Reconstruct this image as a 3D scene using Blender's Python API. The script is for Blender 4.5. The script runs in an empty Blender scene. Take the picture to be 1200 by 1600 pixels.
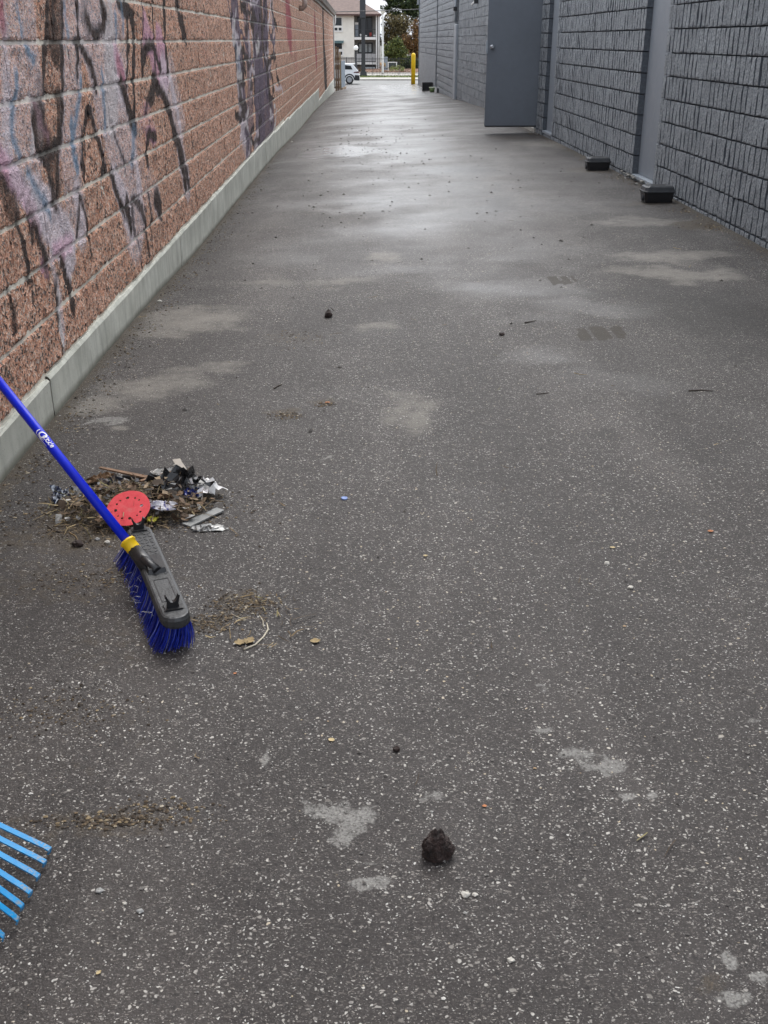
import bpy, bmesh, math, random
import numpy as np
from mathutils import Vector, Matrix, noise as mnoise
random.seed(7); rng = np.random.default_rng(7)
sc = bpy.context.scene
COL = sc.collection
R = math.radians

# ------------------------------------------------------------------ camera, sky, sun, exposure
cam = bpy.data.cameras.new('camera'); camo = bpy.data.objects.new('camera', cam); COL.objects.link(camo)
cam.sensor_fit = 'VERTICAL'; cam.sensor_height = 36.0; cam.sensor_width = 27.0
cam.lens = 37.125; cam.clip_start = 0.05; cam.clip_end = 2000
camo.location = (0, 0, 1.376)
camo.rotation_euler = (R(90 - 24.0977), 0, R(-1.3311))
sc.camera = camo

world = bpy.data.worlds.new('World'); sc.world = world; world.use_nodes = True
wn = world.node_tree; wn.nodes.clear()
SUN_EL, SUN_AZ = 58.0, 12.0            # azimuth measured from +Y (down the alley) towards +X
sky = wn.nodes.new('ShaderNodeTexSky'); sky.sky_type = 'NISHITA'; sky.sun_disc = False
sky.sun_elevation = R(SUN_EL); sky.sun_rotation = R(SUN_AZ); sky.air_density = 1.6; sky.dust_density = 4.0; sky.ozone_density = 0.6
hs = wn.nodes.new('ShaderNodeHueSaturation'); hs.inputs['Saturation'].default_value = 0.25
bgn = wn.nodes.new('ShaderNodeBackground'); bgn.inputs['Strength'].default_value = 0.13
wo = wn.nodes.new('ShaderNodeOutputWorld')
wn.links.new(sky.outputs[0], hs.inputs['Color']); cl = wn.nodes.new('ShaderNodeMix'); cl.data_type = 'RGBA'; cl.inputs[0].default_value = 0.55; cl.inputs[7].default_value = (3.65, 3.95, 4.5, 1)   # even cloud deck veiling the sky
wn.links.new(hs.outputs[0], cl.inputs[6]); wn.links.new(cl.outputs[2], bgn.inputs[0]); wn.links.new(bgn.outputs[0], wo.inputs[0])

sun = bpy.data.lights.new('sun', 'SUN'); sun.energy = 0.6; sun.angle = R(35); sun.color = (1.0, 0.97, 0.93)
suno = bpy.data.objects.new('sun', sun); COL.objects.link(suno)
sd = Vector((math.sin(R(SUN_AZ)) * math.cos(R(SUN_EL)), math.cos(R(SUN_AZ)) * math.cos(R(SUN_EL)), math.sin(R(SUN_EL))))
suno.rotation_euler = sd.to_track_quat('Z', 'Y').to_euler()
suno.location = (0, 10, 30)
sc.view_settings.view_transform = 'Standard'; sc.view_settings.look = 'None'
sc.view_settings.gamma = 1.0; sc.view_settings.exposure = 1.56; sc.view_settings.use_curve_mapping = False

# ------------------------------------------------------------------ helpers: objects
def mesh_from(name, bm):
    me = bpy.data.meshes.new(name); bm.normal_update(); bm.to_mesh(me); bm.free(); return me
def link(name, me, mats=None, parent=None, loc=None, smooth=False):
    o = bpy.data.objects.new(name, me); COL.objects.link(o)
    if mats is not None and me is not None:
        if not isinstance(mats, (list, tuple)): mats = [mats]
        if len(me.materials) == 0:
            for m in mats: me.materials.append(m)
    if loc is not None: o.location = loc
    if parent is not None: attach(o, parent)
    if smooth and me is not None:
        me.polygons.foreach_set('use_smooth', [True] * len(me.polygons))
    return o
WL = {}                                            # world location of every thing's base
def wloc(o):
    return WL.get(o.name, Vector((0, 0, 0)))
def attach(o, parent):
    o.parent = parent
    o.matrix_parent_inverse = Matrix.Translation(wloc(parent)).inverted() if parent.name in WL else Matrix.Identity(4)
def tag(o, label, cat, group=None):
    o['label'] = label; o['category'] = cat
    if group: o['group'] = group
    return o
def thing(name, label, cat, loc=(0, 0, 0), group=None):
    o = bpy.data.objects.new(name, None); COL.objects.link(o); o.location = loc
    o.empty_display_size = 0.1
    WL[o.name] = Vector(loc)
    return tag(o, label, cat, group)
def structure(o): o['kind'] = 'structure'; return o
def stuff(o): o['kind'] = 'stuff'; return o
def from_arrays(name, verts, faces):
    me = bpy.data.meshes.new(name); me.from_pydata([tuple(v) for v in verts], [], [tuple(f) for f in faces]); me.update(); return me

# ------------------------------------------------------------------ helpers: shapes
def box(bm, x0, x1, y0, y1, z0, z1, mi=0):
    v = [bm.verts.new(p) for p in ((x0, y0, z0), (x1, y0, z0), (x1, y1, z0), (x0, y1, z0), (x0, y0, z1), (x1, y0, z1), (x1, y1, z1), (x0, y1, z1))]
    fs = []
    for q in ((3, 2, 1, 0), (4, 5, 6, 7), (0, 1, 5, 4), (1, 2, 6, 5), (2, 3, 7, 6), (3, 0, 4, 7)):
        f = bm.faces.new([v[i] for i in q]); f.material_index = mi; fs.append(f)
    return v
def bevel(bm, w, seg=1):
    bmesh.ops.bevel(bm, geom=list(bm.edges), offset=w, segments=seg, affect='EDGES', profile=0.6)
def tube(bm, pts, rad, n=8, cap=True):
    pts = [Vector(p) for p in pts]; rings = []
    if not isinstance(rad, (list, tuple)): rad = [rad] * len(pts)
    up = Vector((0.12, 0.3, 0.95))
    for i, p in enumerate(pts):
        d = (pts[min(i + 1, len(pts) - 1)] - pts[max(i - 1, 0)]).normalized()
        u = d.cross(up)
        if u.length < 1e-3: u = d.cross(Vector((1, 0, 0)))
        u.normalize(); w = d.cross(u)
        rings.append([bm.verts.new(p + (u * math.cos(2 * math.pi * k / n) + w * math.sin(2 * math.pi * k / n)) * rad[i]) for k in range(n)])
    for a, b in zip(rings, rings[1:]):
        for k in range(n):
            f = bm.faces.new((a[k], a[(k + 1) % n], b[(k + 1) % n], b[k])); f.smooth = n >= 6
    if cap:
        bm.faces.new(rings[0][::-1]); bm.faces.new(rings[-1])
def lathe(bm, c, prof, n=16, cap=True):
    c = Vector(c); rings = []
    for r, z in prof: rings.append([bm.verts.new(c + Vector((r * math.cos(2 * math.pi * k / n), r * math.sin(2 * math.pi * k / n), z))) for k in range(n)])
    for a, b in zip(rings, rings[1:]):
        for k in range(n):
            f = bm.faces.new((a[k], a[(k + 1) % n], b[(k + 1) % n], b[k])); f.smooth = True
    if cap:
        bm.faces.new(rings[0][::-1]); bm.faces.new(rings[-1])
def prism(bm, poly, ax, d0, d1):
    """extrude a 2-D outline along axis ax ('x','y' or 'z') from d0 to d1"""
    def P(p, d):
        return {'x': (d, p[0], p[1]), 'y': (p[0], d, p[1]), 'z': (p[0], p[1], d)}[ax]
    a = [bm.verts.new(P(p, d0)) for p in poly]; b = [bm.verts.new(P(p, d1)) for p in poly]
    n = len(poly); fs = [bm.faces.new(a), bm.faces.new(b[::-1])]
    for k in range(n): fs.append(bm.faces.new((a[k], b[k], b[(k + 1) % n], a[(k + 1) % n])))
    bmesh.ops.recalc_face_normals(bm, faces=fs)
def quick(name, fn, mat, parent=None, smooth=False):
    bm = bmesh.new(); fn(bm); bmesh.ops.recalc_face_normals(bm, faces=bm.faces)
    return link(name, mesh_from(name, bm), mat, parent, smooth=smooth)
def boxobj(name, b, mat, parent=None, bev=0.0):
    def fn(bm):
        box(bm, *b)
        if bev: bevel(bm, bev)
    return quick(name, fn, mat, parent)

# ------------------------------------------------------------------ helpers: materials
class NT:
    def __init__(s, name):
        s.m = bpy.data.materials.new(name); s.m.use_nodes = True; s.t = s.m.node_tree
        s.b = s.t.nodes['Principled BSDF']; s.out = s.t.nodes['Material Output']
    def n(s, typ, **kw):
        nd = s.t.nodes.new(typ)
        for k, v in kw.items():
            if k.startswith('i_'):
                s.put(nd, k[2:], v)
            else: setattr(nd, k, v)
        return nd
    def put(s, nd, key, v):
        key = int(key) if isinstance(key, str) and key.isdigit() else key
        if isinstance(v, bpy.types.NodeSocket): s.t.links.new(v, nd.inputs[key])
        else: nd.inputs[key].default_value = v
    def pos(s): return s.n('ShaderNodeNewGeometry').outputs['Position']
    def mapped(s, v, scale=(1, 1, 1), loc=(0, 0, 0)):
        return s.n('ShaderNodeMapping', i_Vector=v, i_Scale=scale, i_Location=loc).outputs[0]
    def noise(s, v, scale, det=4.0, rough=0.55, dist=0.0):
        nd = s.n('ShaderNodeTexNoise', i_Vector=v, i_Scale=scale, i_Detail=det, i_Roughness=rough, i_Distortion=dist); return nd.outputs['Fac']
    def voro(s, v, scale, feature='F1', rnd=1.0):
        return s.n('ShaderNodeTexVoronoi', feature=feature, i_Vector=v, i_Scale=scale, i_Randomness=rnd)
    def math(s, op, a, b=0.0, clamp=False):
        nd = s.n('ShaderNodeMath', operation=op, use_clamp=clamp); s.put(nd, 0, a); s.put(nd, 1, b); return nd.outputs[0]
    def mr(s, v, a, b, c=0.0, d=1.0, smooth=False):
        nd = s.n('ShaderNodeMapRange', interpolation_type='SMOOTHSTEP' if smooth else 'LINEAR', clamp=True)
        for i, q in enumerate((v, a, b, c, d)): s.put(nd, i, q)
        return nd.outputs[0]
    def mix(s, f, a, b):
        nd = s.n('ShaderNodeMix', data_type='RGBA')
        def col(q): return tuple(q) + (1.0,) if isinstance(q, (tuple, list)) and len(q) == 3 else q
        s.put(nd, 0, f); s.put(nd, 6, col(a)); s.put(nd, 7, col(b)); return nd.outputs[2]
    def fmix(s, f, a, b):
        nd = s.n('ShaderNodeMix', data_type='FLOAT'); s.put(nd, 0, f); s.put(nd, 2, a); s.put(nd, 3, b); return nd.outputs[0]
    def ramp(s, f, stops):
        nd = s.n('ShaderNodeValToRGB'); s.put(nd, 0, f); e = nd.color_ramp.elements
        while len(e) < len(stops): e.new(0.5)
        for q, (p, c) in zip(e, stops): q.position = p; q.color = tuple(c) + (1,)
        return nd.outputs[0]
    def attr(s, name, out='Fac'): return s.n('ShaderNodeAttribute', attribute_name=name).outputs[out]
    def bump(s, h, strength, dist, normal=None):
        nd = s.n('ShaderNodeBump', i_Height=h); s.put(nd, 'Strength', strength); s.put(nd, 'Distance', dist)
        if normal is not None: s.put(nd, 'Normal', normal)
        return nd.outputs[0]
    def set(s, **kw):
        for k, v in kw.items():
            key = {'base': 'Base Color', 'rough': 'Roughness', 'metal': 'Metallic', 'normal': 'Normal', 'spec': 'Specular IOR Level', 'alpha': 'Alpha',
                   'trans': 'Transmission Weight', 'sss': 'Subsurface Weight', 'coat': 'Coat Weight', 'emit': 'Emission Color', 'emits': 'Emission Strength'}[k]
            if isinstance(v, (tuple, list)) and len(v) == 3: v = tuple(v) + (1.0,)
            s.put(s.b, key, v)
        return s.m
def simple(name, col, rough=0.6, var=0.25, scale=14.0, bump=0.0, bscale=120.0, metal=0.0, spec=0.5):
    """plain paint / plastic / timber with mottling, a little grime and fine relief"""
    m = NT(name); p = m.n('ShaderNodeTexCoord').outputs['Object']
    n1 = m.noise(p, scale, 5.0, 0.6); n2 = m.noise(p, scale * 7, 3.0)
    f = m.math('MULTIPLY', m.math('ADD', n1, m.math('MULTIPLY', n2, 0.5)), 0.667)
    lo = tuple(c * (1 - var) for c in col); hi = tuple(min(1, c * (1 + var)) for c in col)
    c = m.mix(m.mr(f, 0.3, 0.7), lo, hi)
    kw = dict(base=c, rough=m.mr(n2, 0.2, 0.8, max(0.03, rough - 0.1), min(1, rough + 0.1)), metal=metal, spec=spec)
    if bump: kw['normal'] = m.bump(m.noise(p, bscale, 3.0), bump, 0.004)
    return m.set(**kw)
# ------------------------------------------------------------------ ground relief
LPR = np.array([(-6,0),(3.4,0),(4.9,-.003),(5.85,-.016),(7.9,-.08),(11.2,-.115),(13.3,-.141),(16.6,-.18),(23.5,-.36),(32.5,-.49),(45,-.8),(59.7,-1.17),(92,-1.96),(200,-1.96)])
RPR = np.array([(-6,0),(7.5,.02),(9.8,.045),(11.6,.03),(16.4,.015),(18,0),(26,-.056),(33.3,-.225),(41.5,-.367),(52.7,-.546),(60,-.74),(92,-1.96),(200,-1.96)])
def prof(P, y): return (np.interp(y - .02 * np.abs(y), P[:, 0], P[:, 1]) + np.interp(y, P[:, 0], P[:, 1]) + np.interp(y + .02 * np.abs(y), P[:, 0], P[:, 1])) / 3
def gz(x, y):
    t = np.clip((np.asarray(x) + 1.236) / 4.122, 0, 1) ** .5
    return prof(LPR, y) * (1 - t) + prof(RPR, y) * t
WALL_L, WALL_R, END_L, END_R = -1.2365, 2.886, 59.6, 53.6

# ------------------------------------------------------------------ materials of the setting
def asphalt_material():
    m = NT('alley_asphalt'); P = m.pos()
    wob = m.n('ShaderNodeTexNoise', i_Vector=P, i_Scale=60.0, i_Detail=2.0).outputs['Color']
    off = m.n('ShaderNodeVectorMath', operation='SCALE', i_0=m.n('ShaderNodeVectorMath', operation='SUBTRACT', i_0=wob, i_1=(.5, .5, .5)).outputs[0]); m.put(off, 'Scale', 0.016)
    Q = m.n('ShaderNodeVectorMath', operation='ADD', i_0=P, i_1=off.outputs[0]).outputs[0]
    n_big = m.noise(P, 0.55, 4.0); n_mid = m.noise(P, 3.2, 6.0, 0.62); n_fine = m.noise(P, 26.0, 6.0, 0.7); n_grit = m.noise(P, 210.0, 3.0, 0.6)
    pale, wet, dirt, damp, coarse, silt, tread = [m.attr(a) for a in ('pale', 'wet', 'dirt', 'damp', 'coarse', 'silt', 'tread')]
    def specks(scale, keep, s0, s1):
        v = m.voro(Q, scale); sp = m.n('ShaderNodeSeparateColor', i_Color=v.outputs['Color'])
        size = m.fmix(sp.outputs[1], s0, s1)
        e = m.math('SUBTRACT', size, v.outputs['Distance'])
        return m.math('MULTIPLY', m.mr(e, 0.0, 0.09), m.math('GREATER_THAN', sp.outputs[0], keep)), sp.outputs[2]
    dens = m.mr(m.math('ADD', m.math('ADD', m.math('MULTIPLY', n_mid, .6), m.math('MULTIPLY', n_big, .4)), m.math('MULTIPLY', coarse, 0.4)), 0.36, 0.72, 0.97, 0.66)
    a, ar = specks(170.0, m.math('SUBTRACT', dens, 0.46), 0.10, 0.42)
    b, br = specks(104.0, m.math('SUBTRACT', dens, 0.30), 0.10, 0.40)
    c, cr = specks(56.0, 0.915, 0.08, 0.32)
    d, dr = specks(330.0, 0.30, 0.15, 0.48)
    base = m.mix(m.mr(n_grit, 0.3, 0.75), (.0075, .0064, .0061), (.050, .0425, .0398))
    base = m.mix(m.mr(n_big, 0.3, 0.7, 0.0, 0.40), base, (.044, .038, .0365))
    base = m.mix(m.mr(n_mid, 0.45, 0.75, 0.0, 0.30), base, (.064, .056, .053))
    stone = m.ramp(ar, [(0, (.07, .062, .056)), (.40, (.16, .148, .136)), (.72, (.34, .325, .30)), (1, (.62, .61, .58))])
    stone_b = m.ramp(br, [(0, (.09, .08, .07)), (.45, (.27, .255, .235)), (.85, (.54, .52, .48)), (1, (.50, .41, .28))])
    stone_c = m.ramp(cr, [(0, (.10, .09, .08)), (.6, (.33, .315, .285)), (1, (.50, .43, .32))])
    def flakes(ang, scale, keep):                                  # splintered chips, longer than wide
        qm = m.n('ShaderNodeMapping', i_Vector=Q, i_Rotation=(0, 0, ang), i_Scale=(1.0, 2.3, 1.0)).outputs[0]
        v = m.voro(qm, scale); sp = m.n('ShaderNodeSeparateColor', i_Color=v.outputs['Color'])
        return m.math('MULTIPLY', m.mr(m.math('SUBTRACT', m.fmix(sp.outputs[1], .10, .42), v.outputs['Distance']), 0, .08), m.math('GREATER_THAN', sp.outputs[0], keep)), sp.outputs[2]
    f1, f1r = flakes(.7, 88.0, m.math('SUBTRACT', dens, .17)); f2, f2r = flakes(-.9, 118.0, m.math('SUBTRACT', dens, .24)); f3, f3r = flakes(2.1, 150.0, m.math('SUBTRACT', dens, .31))
    col = m.mix(m.math('MULTIPLY', d, m.fmix(dr, 0.15, 0.8)), base, (.19, .18, .172))
    chip = [(0, (.040, .035, .032)), (.55, (.125, .112, .102)), (.84, (.28, .262, .238)), (1, (.55, .53, .49))]
    col = m.mix(f3, col, m.ramp(f3r, chip)); col = m.mix(f2, col, m.ramp(f2r, chip)); col = m.mix(f1, col, m.ramp(f1r, chip))
    pv = m.voro(Q, 74.0); ps = m.n('ShaderNodeSeparateColor', i_Color=pv.outputs['Color'])
    pit = m.math('MULTIPLY', m.mr(m.math('SUBTRACT', m.fmix(ps.outputs[1], .10, .42), pv.outputs['Distance']), 0, .12), m.math('GREATER_THAN', ps.outputs[0], .62))
    col = m.mix(m.math('MULTIPLY', pit, .75), col, (.009, .008, .008))
    col = m.mix(a, col, stone); col = m.mix(b, col, stone_b); col = m.mix(c, col, stone_c)
    n_track = m.noise(m.mapped(P, (1.7, .30, 1.0)), 1.3, 5.0, .6)
    col = m.mix(m.mr(n_track, .34, .56, .34, 0.0), col, (.020, .017, .016)); col = m.mix(m.mr(n_track, .52, .74, 0.0, .22), col, (.15, .135, .125))
    # worn pale cement films, with dark pits where the binder shows through
    n_rag = m.noise(P, 11.0, 7.0, 0.75)
    pm = m.mr(m.math('ADD', m.math('ADD', pale, -0.02), m.math('MULTIPLY', m.math('SUBTRACT', m.math('ADD', m.math('MULTIPLY', n_rag, .6), m.math('MULTIPLY', n_fine, .4)), 0.5), 3.4)), 0.44, 0.68, smooth=True)
    film = m.mix(m.mr(n_fine, 0.3, 0.7), (.19, .185, .172), (.29, .285, .268))
    film = m.mix(m.mr(n_grit, 0.56, 0.68), film, (.10, .095, .09))
    col = m.mix(m.math('MULTIPLY', pm, m.mr(n_grit, .62, .40, .35, .80)), col, film)
    # silt left where water dried, soft edged
    sm = m.mr(m.math('ADD', silt, m.math('MULTIPLY', m.math('SUBTRACT', m.math('ADD', m.math('MULTIPLY', n_rag, .6), m.math('MULTIPLY', n_mid, .4)), .5), 1.7)), .15, 1.0, smooth=True)
    col = m.mix(m.math('MULTIPLY', sm, m.mr(n_grit, .70, .40, .30, .88)), col, m.mix(n_fine, (.165, .15, .128), (.29, .272, .238)))
    # tyre-tread impressions holding brown water
    tm = m.mr(m.math('ADD', tread, m.math('MULTIPLY', m.math('SUBTRACT', n_fine, .5), .9)), .35, .65, smooth=True)
    col = m.mix(m.math('MULTIPLY', tm, m.mr(n_grit, .66, .54, .35, .97)), col, m.mix(n_fine, (.008, .0055, .003), (.036, .026, .014)))
    # swept soil and leaf dust
    dm = m.mr(m.math('ADD', dirt, m.math('MULTIPLY', m.math('SUBTRACT', n_fine, 0.5), 1.3)), 0.35, 0.85, smooth=True)
    soil = m.mix(m.mr(n_grit, 0.35, 0.7), (.022, .016, .010), (.105, .080, .050))
    col = m.mix(m.math('MULTIPLY', dm, 0.72), col, soil)
    # water darkens the binder
    wm = m.mr(m.math('ADD', damp, m.math('MULTIPLY', m.math('SUBTRACT', n_mid, 0.5), 0.9)), 0.3, 0.8, smooth=True)
    col = m.mix(m.math('MULTIPLY', wm, 0.5), col, m.mix(0.72, col, (.006, .006, .0055)))
    n_slow = m.noise(P, 0.9, 3.0, 0.5)
    sheen = m.mr(m.math('ADD', wet, m.math('ADD', m.math('MULTIPLY', m.math('SUBTRACT', n_slow, 0.5), 1.3), m.math('MULTIPLY', m.math('SUBTRACT', n_mid, 0.5), 0.18))), 0.0, 1.1, smooth=True)
    sheen = m.math('MULTIPLY', sheen, m.mr(tread, .2, .7, 1.0, .25))
    rough = m.fmix(sheen, 0.66, 0.235)
    rough = m.math('ADD', rough, m.math('MULTIPLY', m.math('SUBTRACT', n_fine, 0.5), 0.12))
    h = m.math('ADD', m.math('MULTIPLY', n_grit, 0.55), m.math('ADD', m.math('MULTIPLY', a, 0.5), m.math('MULTIPLY', b, 0.8)))
    h = m.math('ADD', h, m.math('MULTIPLY', n_fine, 1.2))
    nrm = m.bump(h, m.fmix(sheen, 0.75, 0.10), 0.006)
    return m.set(base=col, rough=rough, normal=nrm, spec=m.fmix(sheen, 0.32, 0.6))
M_ASPHALT = asphalt_material()

def concrete_material(name, lo, hi, streak=0.5):
    m = NT(name); P = m.n('ShaderNodeTexCoord').outputs['Object']
    st = m.noise(m.mapped(P, (9, 9, 1.2)), 2.2, 5.0, 0.6); n = m.noise(P, 5.0, 6.0, 0.65); g = m.noise(P, 160.0, 2.0)
    pits = m.mr(m.voro(m.mapped(P, (1, 1, .5)), 75.0).outputs['Distance'], 0.06, 0.16)
    c = m.mix(m.mr(n, 0.3, 0.7), lo, hi)
    c = m.mix(m.mr(m.noise(P, 1.7, 5.0, .7), .48, .74, 0.0, .55), c, tuple(q * 0.62 for q in lo)); c = m.mix(m.mr(st, 0.46, 0.74, 0.0, streak), c, tuple(q * 0.45 for q in lo))
    c = m.mix(m.math('MULTIPLY', m.math('SUBTRACT', 1.0, pits), 0.5), c, (.05, .05, .045))
    # green grime rising from the wet pavement
    low = m.attr('low'); gm = m.mr(m.math('ADD', low, m.math('MULTIPLY', m.math('SUBTRACT', n, .5), .7)), 0.45, 0.9)
    c = m.mix(m.math('MULTIPLY', gm, 0.75), c, (.055, .052, .030))
    return m.set(base=c, rough=0.85, normal=m.bump(m.math('ADD', m.math('MULTIPLY', g, .5), pits), 0.35, 0.004))
M_FOUND = concrete_material('foundation_concrete', (.42, .425, .37), (.60, .605, .54))
M_CONC = concrete_material('street_concrete', (.30, .28, .25), (.42, .40, .36), 0.15)

def split_face_material():
    m = NT('salmon_split_face'); P = m.pos(); tone = m.n('ShaderNodeObjectInfo').outputs['Random']
    wob = m.n('ShaderNodeTexNoise', i_Vector=P, i_Scale=45.0, i_Detail=2.0).outputs['Color']
    off = m.n('ShaderNodeVectorMath', operation='SCALE', i_0=m.n('ShaderNodeVectorMath', operation='SUBTRACT', i_0=wob, i_1=(.5, .5, .5)).outputs[0]); m.put(off, 'Scale', 0.02)
    Q = m.n('ShaderNodeVectorMath', operation='ADD', i_0=P, i_1=off.outputs[0]).outputs[0]
    v = m.voro(Q, 85.0); r = m.n('ShaderNodeSeparateColor', i_Color=v.outputs['Color'])
    v2 = m.voro(Q, 190.0); r2 = m.n('ShaderNodeSeparateColor', i_Color=v2.outputs['Color'])
    nb = m.noise(P, 3.0, 5.0, 0.6); nm = m.noise(P, 16.0, 5.0, 0.7); ng = m.noise(P, 150.0, 3.0, .7)
    c = m.ramp(r.outputs[0], [(0, (.42, .20, .13)), (.3, (.66, .33, .215)), (.62, (.82, .47, .325)), (.85, (.86, .60, .46)), (1, (.78, .62, .51))])
    c = m.mix(m.math('GREATER_THAN', r2.outputs[0], 0.68), c, (.56, .29, .20))
    dk = m.math('GREATER_THAN', m.math('ADD', r.outputs[1], m.math('MULTIPLY', m.math('SUBTRACT', nm, .5), 1.3)), 0.775)
    c = m.mix(m.math('MULTIPLY', dk, 0.92), c, m.mix(r.outputs[2], (.018, .016, .015), (.10, .092, .085)))
    c = m.mix(m.math('MULTIPLY', m.math('GREATER_THAN', r2.outputs[1], 0.90), 0.8), c, (.48, .46, .43))
    c = m.mix(m.mr(m.math('ADD', nb, m.math('MULTIPLY', tone, .14)), 0.48, 0.78, 0.0, 0.35), c, (.30, .17, .12))
    pa = m.n('ShaderNodeAttribute', attribute_name='paint')
    cov = m.math('MULTIPLY', pa.outputs['Alpha'], 1.0)
    nh = m.noise(P, 260.0, 2.0, .6); cov = m.mr(m.math('ADD', cov, m.math('MULTIPLY', m.math('SUBTRACT', m.math('ADD', m.math('MULTIPLY', ng, .5), m.math('MULTIPLY', nh, .5)), .5), 2.0)), 0.36, 0.70)
    c = m.mix(m.math('MULTIPLY', cov, .92), c, pa.outputs['Color'])
    h = m.math('ADD', m.math('MULTIPLY', nm, 1.2), m.math('ADD', m.math('MULTIPLY', ng, .9), m.math('MULTIPLY', v.outputs['Distance'], .5)))
    return m.set(base=c, rough=0.85, normal=m.bump(h, 0.8, 0.012), spec=0.3)
M_SPLIT = split_face_material()
def mortar_material():
    m = NT('cream_mortar'); P = m.pos(); n = m.noise(P, 18.0, 5.0); g = m.noise(P, 140.0, 3.0)
    c = m.mix(m.mr(n, .3, .7), (.68, .63, .53), (.82, .77, .67)); c = m.mix(m.mr(n, .62, .78, 0, .6), c, (.20, .16, .12))
    pa = m.n('ShaderNodeAttribute', attribute_name='paint')
    cov = m.mr(m.math('ADD', pa.outputs['Alpha'], m.math('MULTIPLY', m.math('SUBTRACT', g, .5), .8)), 0.35, 0.8)
    c = m.mix(m.math('MULTIPLY', cov, .8), c, pa.outputs['Color'])
    return m.set(base=c, rough=0.9, normal=m.bump(g, .4, .004))
M_MORTAR = mortar_material()
def grey_split_material():
    m = NT('blue_grey_painted_split_face'); P = m.pos(); tone = m.n('ShaderNodeObjectInfo').outputs['Random']
    n1 = m.noise(P, 55.0, 6.0, 0.75); n2 = m.noise(P, 4.0, 4.0); n3 = m.noise(P, 190.0, 3.0, .7)
    c = m.mix(m.mr(n1, .36, .64), (.085, .097, .112), (.52, .55, .575))
    c = m.mix(m.mr(m.math('ADD', n2, m.math('MULTIPLY', tone, .12)), .4, .75, 0, .4), c, (.095, .105, .12))
    c = m.mix(m.mr(n3, .55, .66, 0, .75), c, (.55, .57, .60))
    h = m.math('ADD', m.math('MULTIPLY', n1, 1.3), m.math('MULTIPLY', n3, .6))
    return m.set(base=c, rough=0.62, normal=m.bump(h, 1.0, 0.026))
M_GSPLIT = grey_split_material()
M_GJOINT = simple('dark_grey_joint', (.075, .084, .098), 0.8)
M_GPANEL = simple('blue_grey_smooth_panel', (.215, .236, .262), 0.5, 0.10, 2.5, 0.08, 300)
M_GDOOR = simple('slate_grey_door_paint', (.140, .157, .182), 0.45, 0.10, 1.8, 0.05, 400)
M_GTRIM = simple('pale_grey_trim', (.30, .33, .36), 0.5, 0.15, 6)
M_STEEL = simple('brushed_steel', (.42, .43, .45), 0.35, 0.2, 30, metal=0.9)
M_BLACKP = simple('black_plastic', (.014, .014, .016), 0.38, 0.3, 20, 0.15, 200)
M_CHARP = simple('charcoal_plastic', (.040, .043, .048), 0.45, 0.35, 24, 0.3, 160)
M_WHITE = simple('white_paint', (.74, .73, .70), 0.5, 0.08, 8)
M_CREAM = simple('cream_stucco', (.76, .735, .66), 0.85, 0.10, 2.0, 0.3, 60)
M_ROOF = simple('brown_roof_shingles', (.165, .118, .102), 0.85, 0.3, 3.0, 0.5, 12)
M_DARKM = simple('dark_metal', (.022, .023, .027), 0.5, 0.3, 6)
M_GLASSD = simple('dark_window_glass', (.020, .024, .028), 0.12, 0.3, 0.6)
M_YELLOW = simple('yellow_paint', (.90, .58, .012), 0.5, 0.12, 5, 0.1, 60)
M_WOOD = simple('weathered_timber', (.26, .185, .12), 0.8, 0.35, 5, 0.4, 40)
M_GFENCE = simple('grey_blue_board_paint', (.19, .23, .27), 0.7, 0.2, 4)
M_ROAD = simple('road_asphalt', (.10, .10, .095), 0.55, 0.25, 0.4, 0.3, 40)
M_GRASSM = simple('verge_grass', (.10, .12, .035), 0.9, 0.5, 1.2)
M_SOILM = simple('mulch', (.13, .065, .035), 0.95, 0.5, 1.5)
M_TERR = simple('terrain_earth', (.10, .095, .08), 0.95, 0.3, .1)

# ------------------------------------------------------------------ the alley pavement: one graded sheet carrying wear masks
PALE = [((-0.203, 1.830, 0.019, 0.035), 1.0), ((-0.037, 1.638, 0.057, 0.037), .95), ((-0.052, 1.589, 0.029, 0.032), .9), ((-0.097, 1.651, 0.023, 0.017), .7), ((0.009, 1.503, 0.030, 0.020), .85), ((0.014, 1.438, 0.036, 0.025), 1.0), ((0.379, 1.901, 0.031, 0.021), .95), ((0.444, 1.802, 0.046, 0.026), .9), ((0.464, 1.767, 0.032, 0.021), .8), ((0.518, 1.783, 0.035, 0.028), .95), ((0.413, 1.746, 0.018, 0.019), .85), ((0.141, 1.690, 0.028, 0.023), .7), ((0.507, 1.685, 0.015, 0.016), .7), ((0.513, 1.611, 0.012, 0.026), .75), ((0.573, 1.681, 0.011, 0.014), .8), ((0.585, 1.253, 0.019, 0.023), .9), ((0.580, 1.166, 0.024, 0.021), .95), ((0.627, 1.207, 0.024, 0.020), .8), ((-1.021, 3.928, 0.090, 0.046), .95), ((-0.123, 3.498, 0.050, 0.019), .7), ((0.198, 2.086, 0.018, 0.011), .6), ((0.852, 1.929, 0.023, 0.019), .65), ((0.416, 2.041, 0.021, 0.013), .6), ((0.454, 2.093, 0.015, 0.011), .5)]
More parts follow.
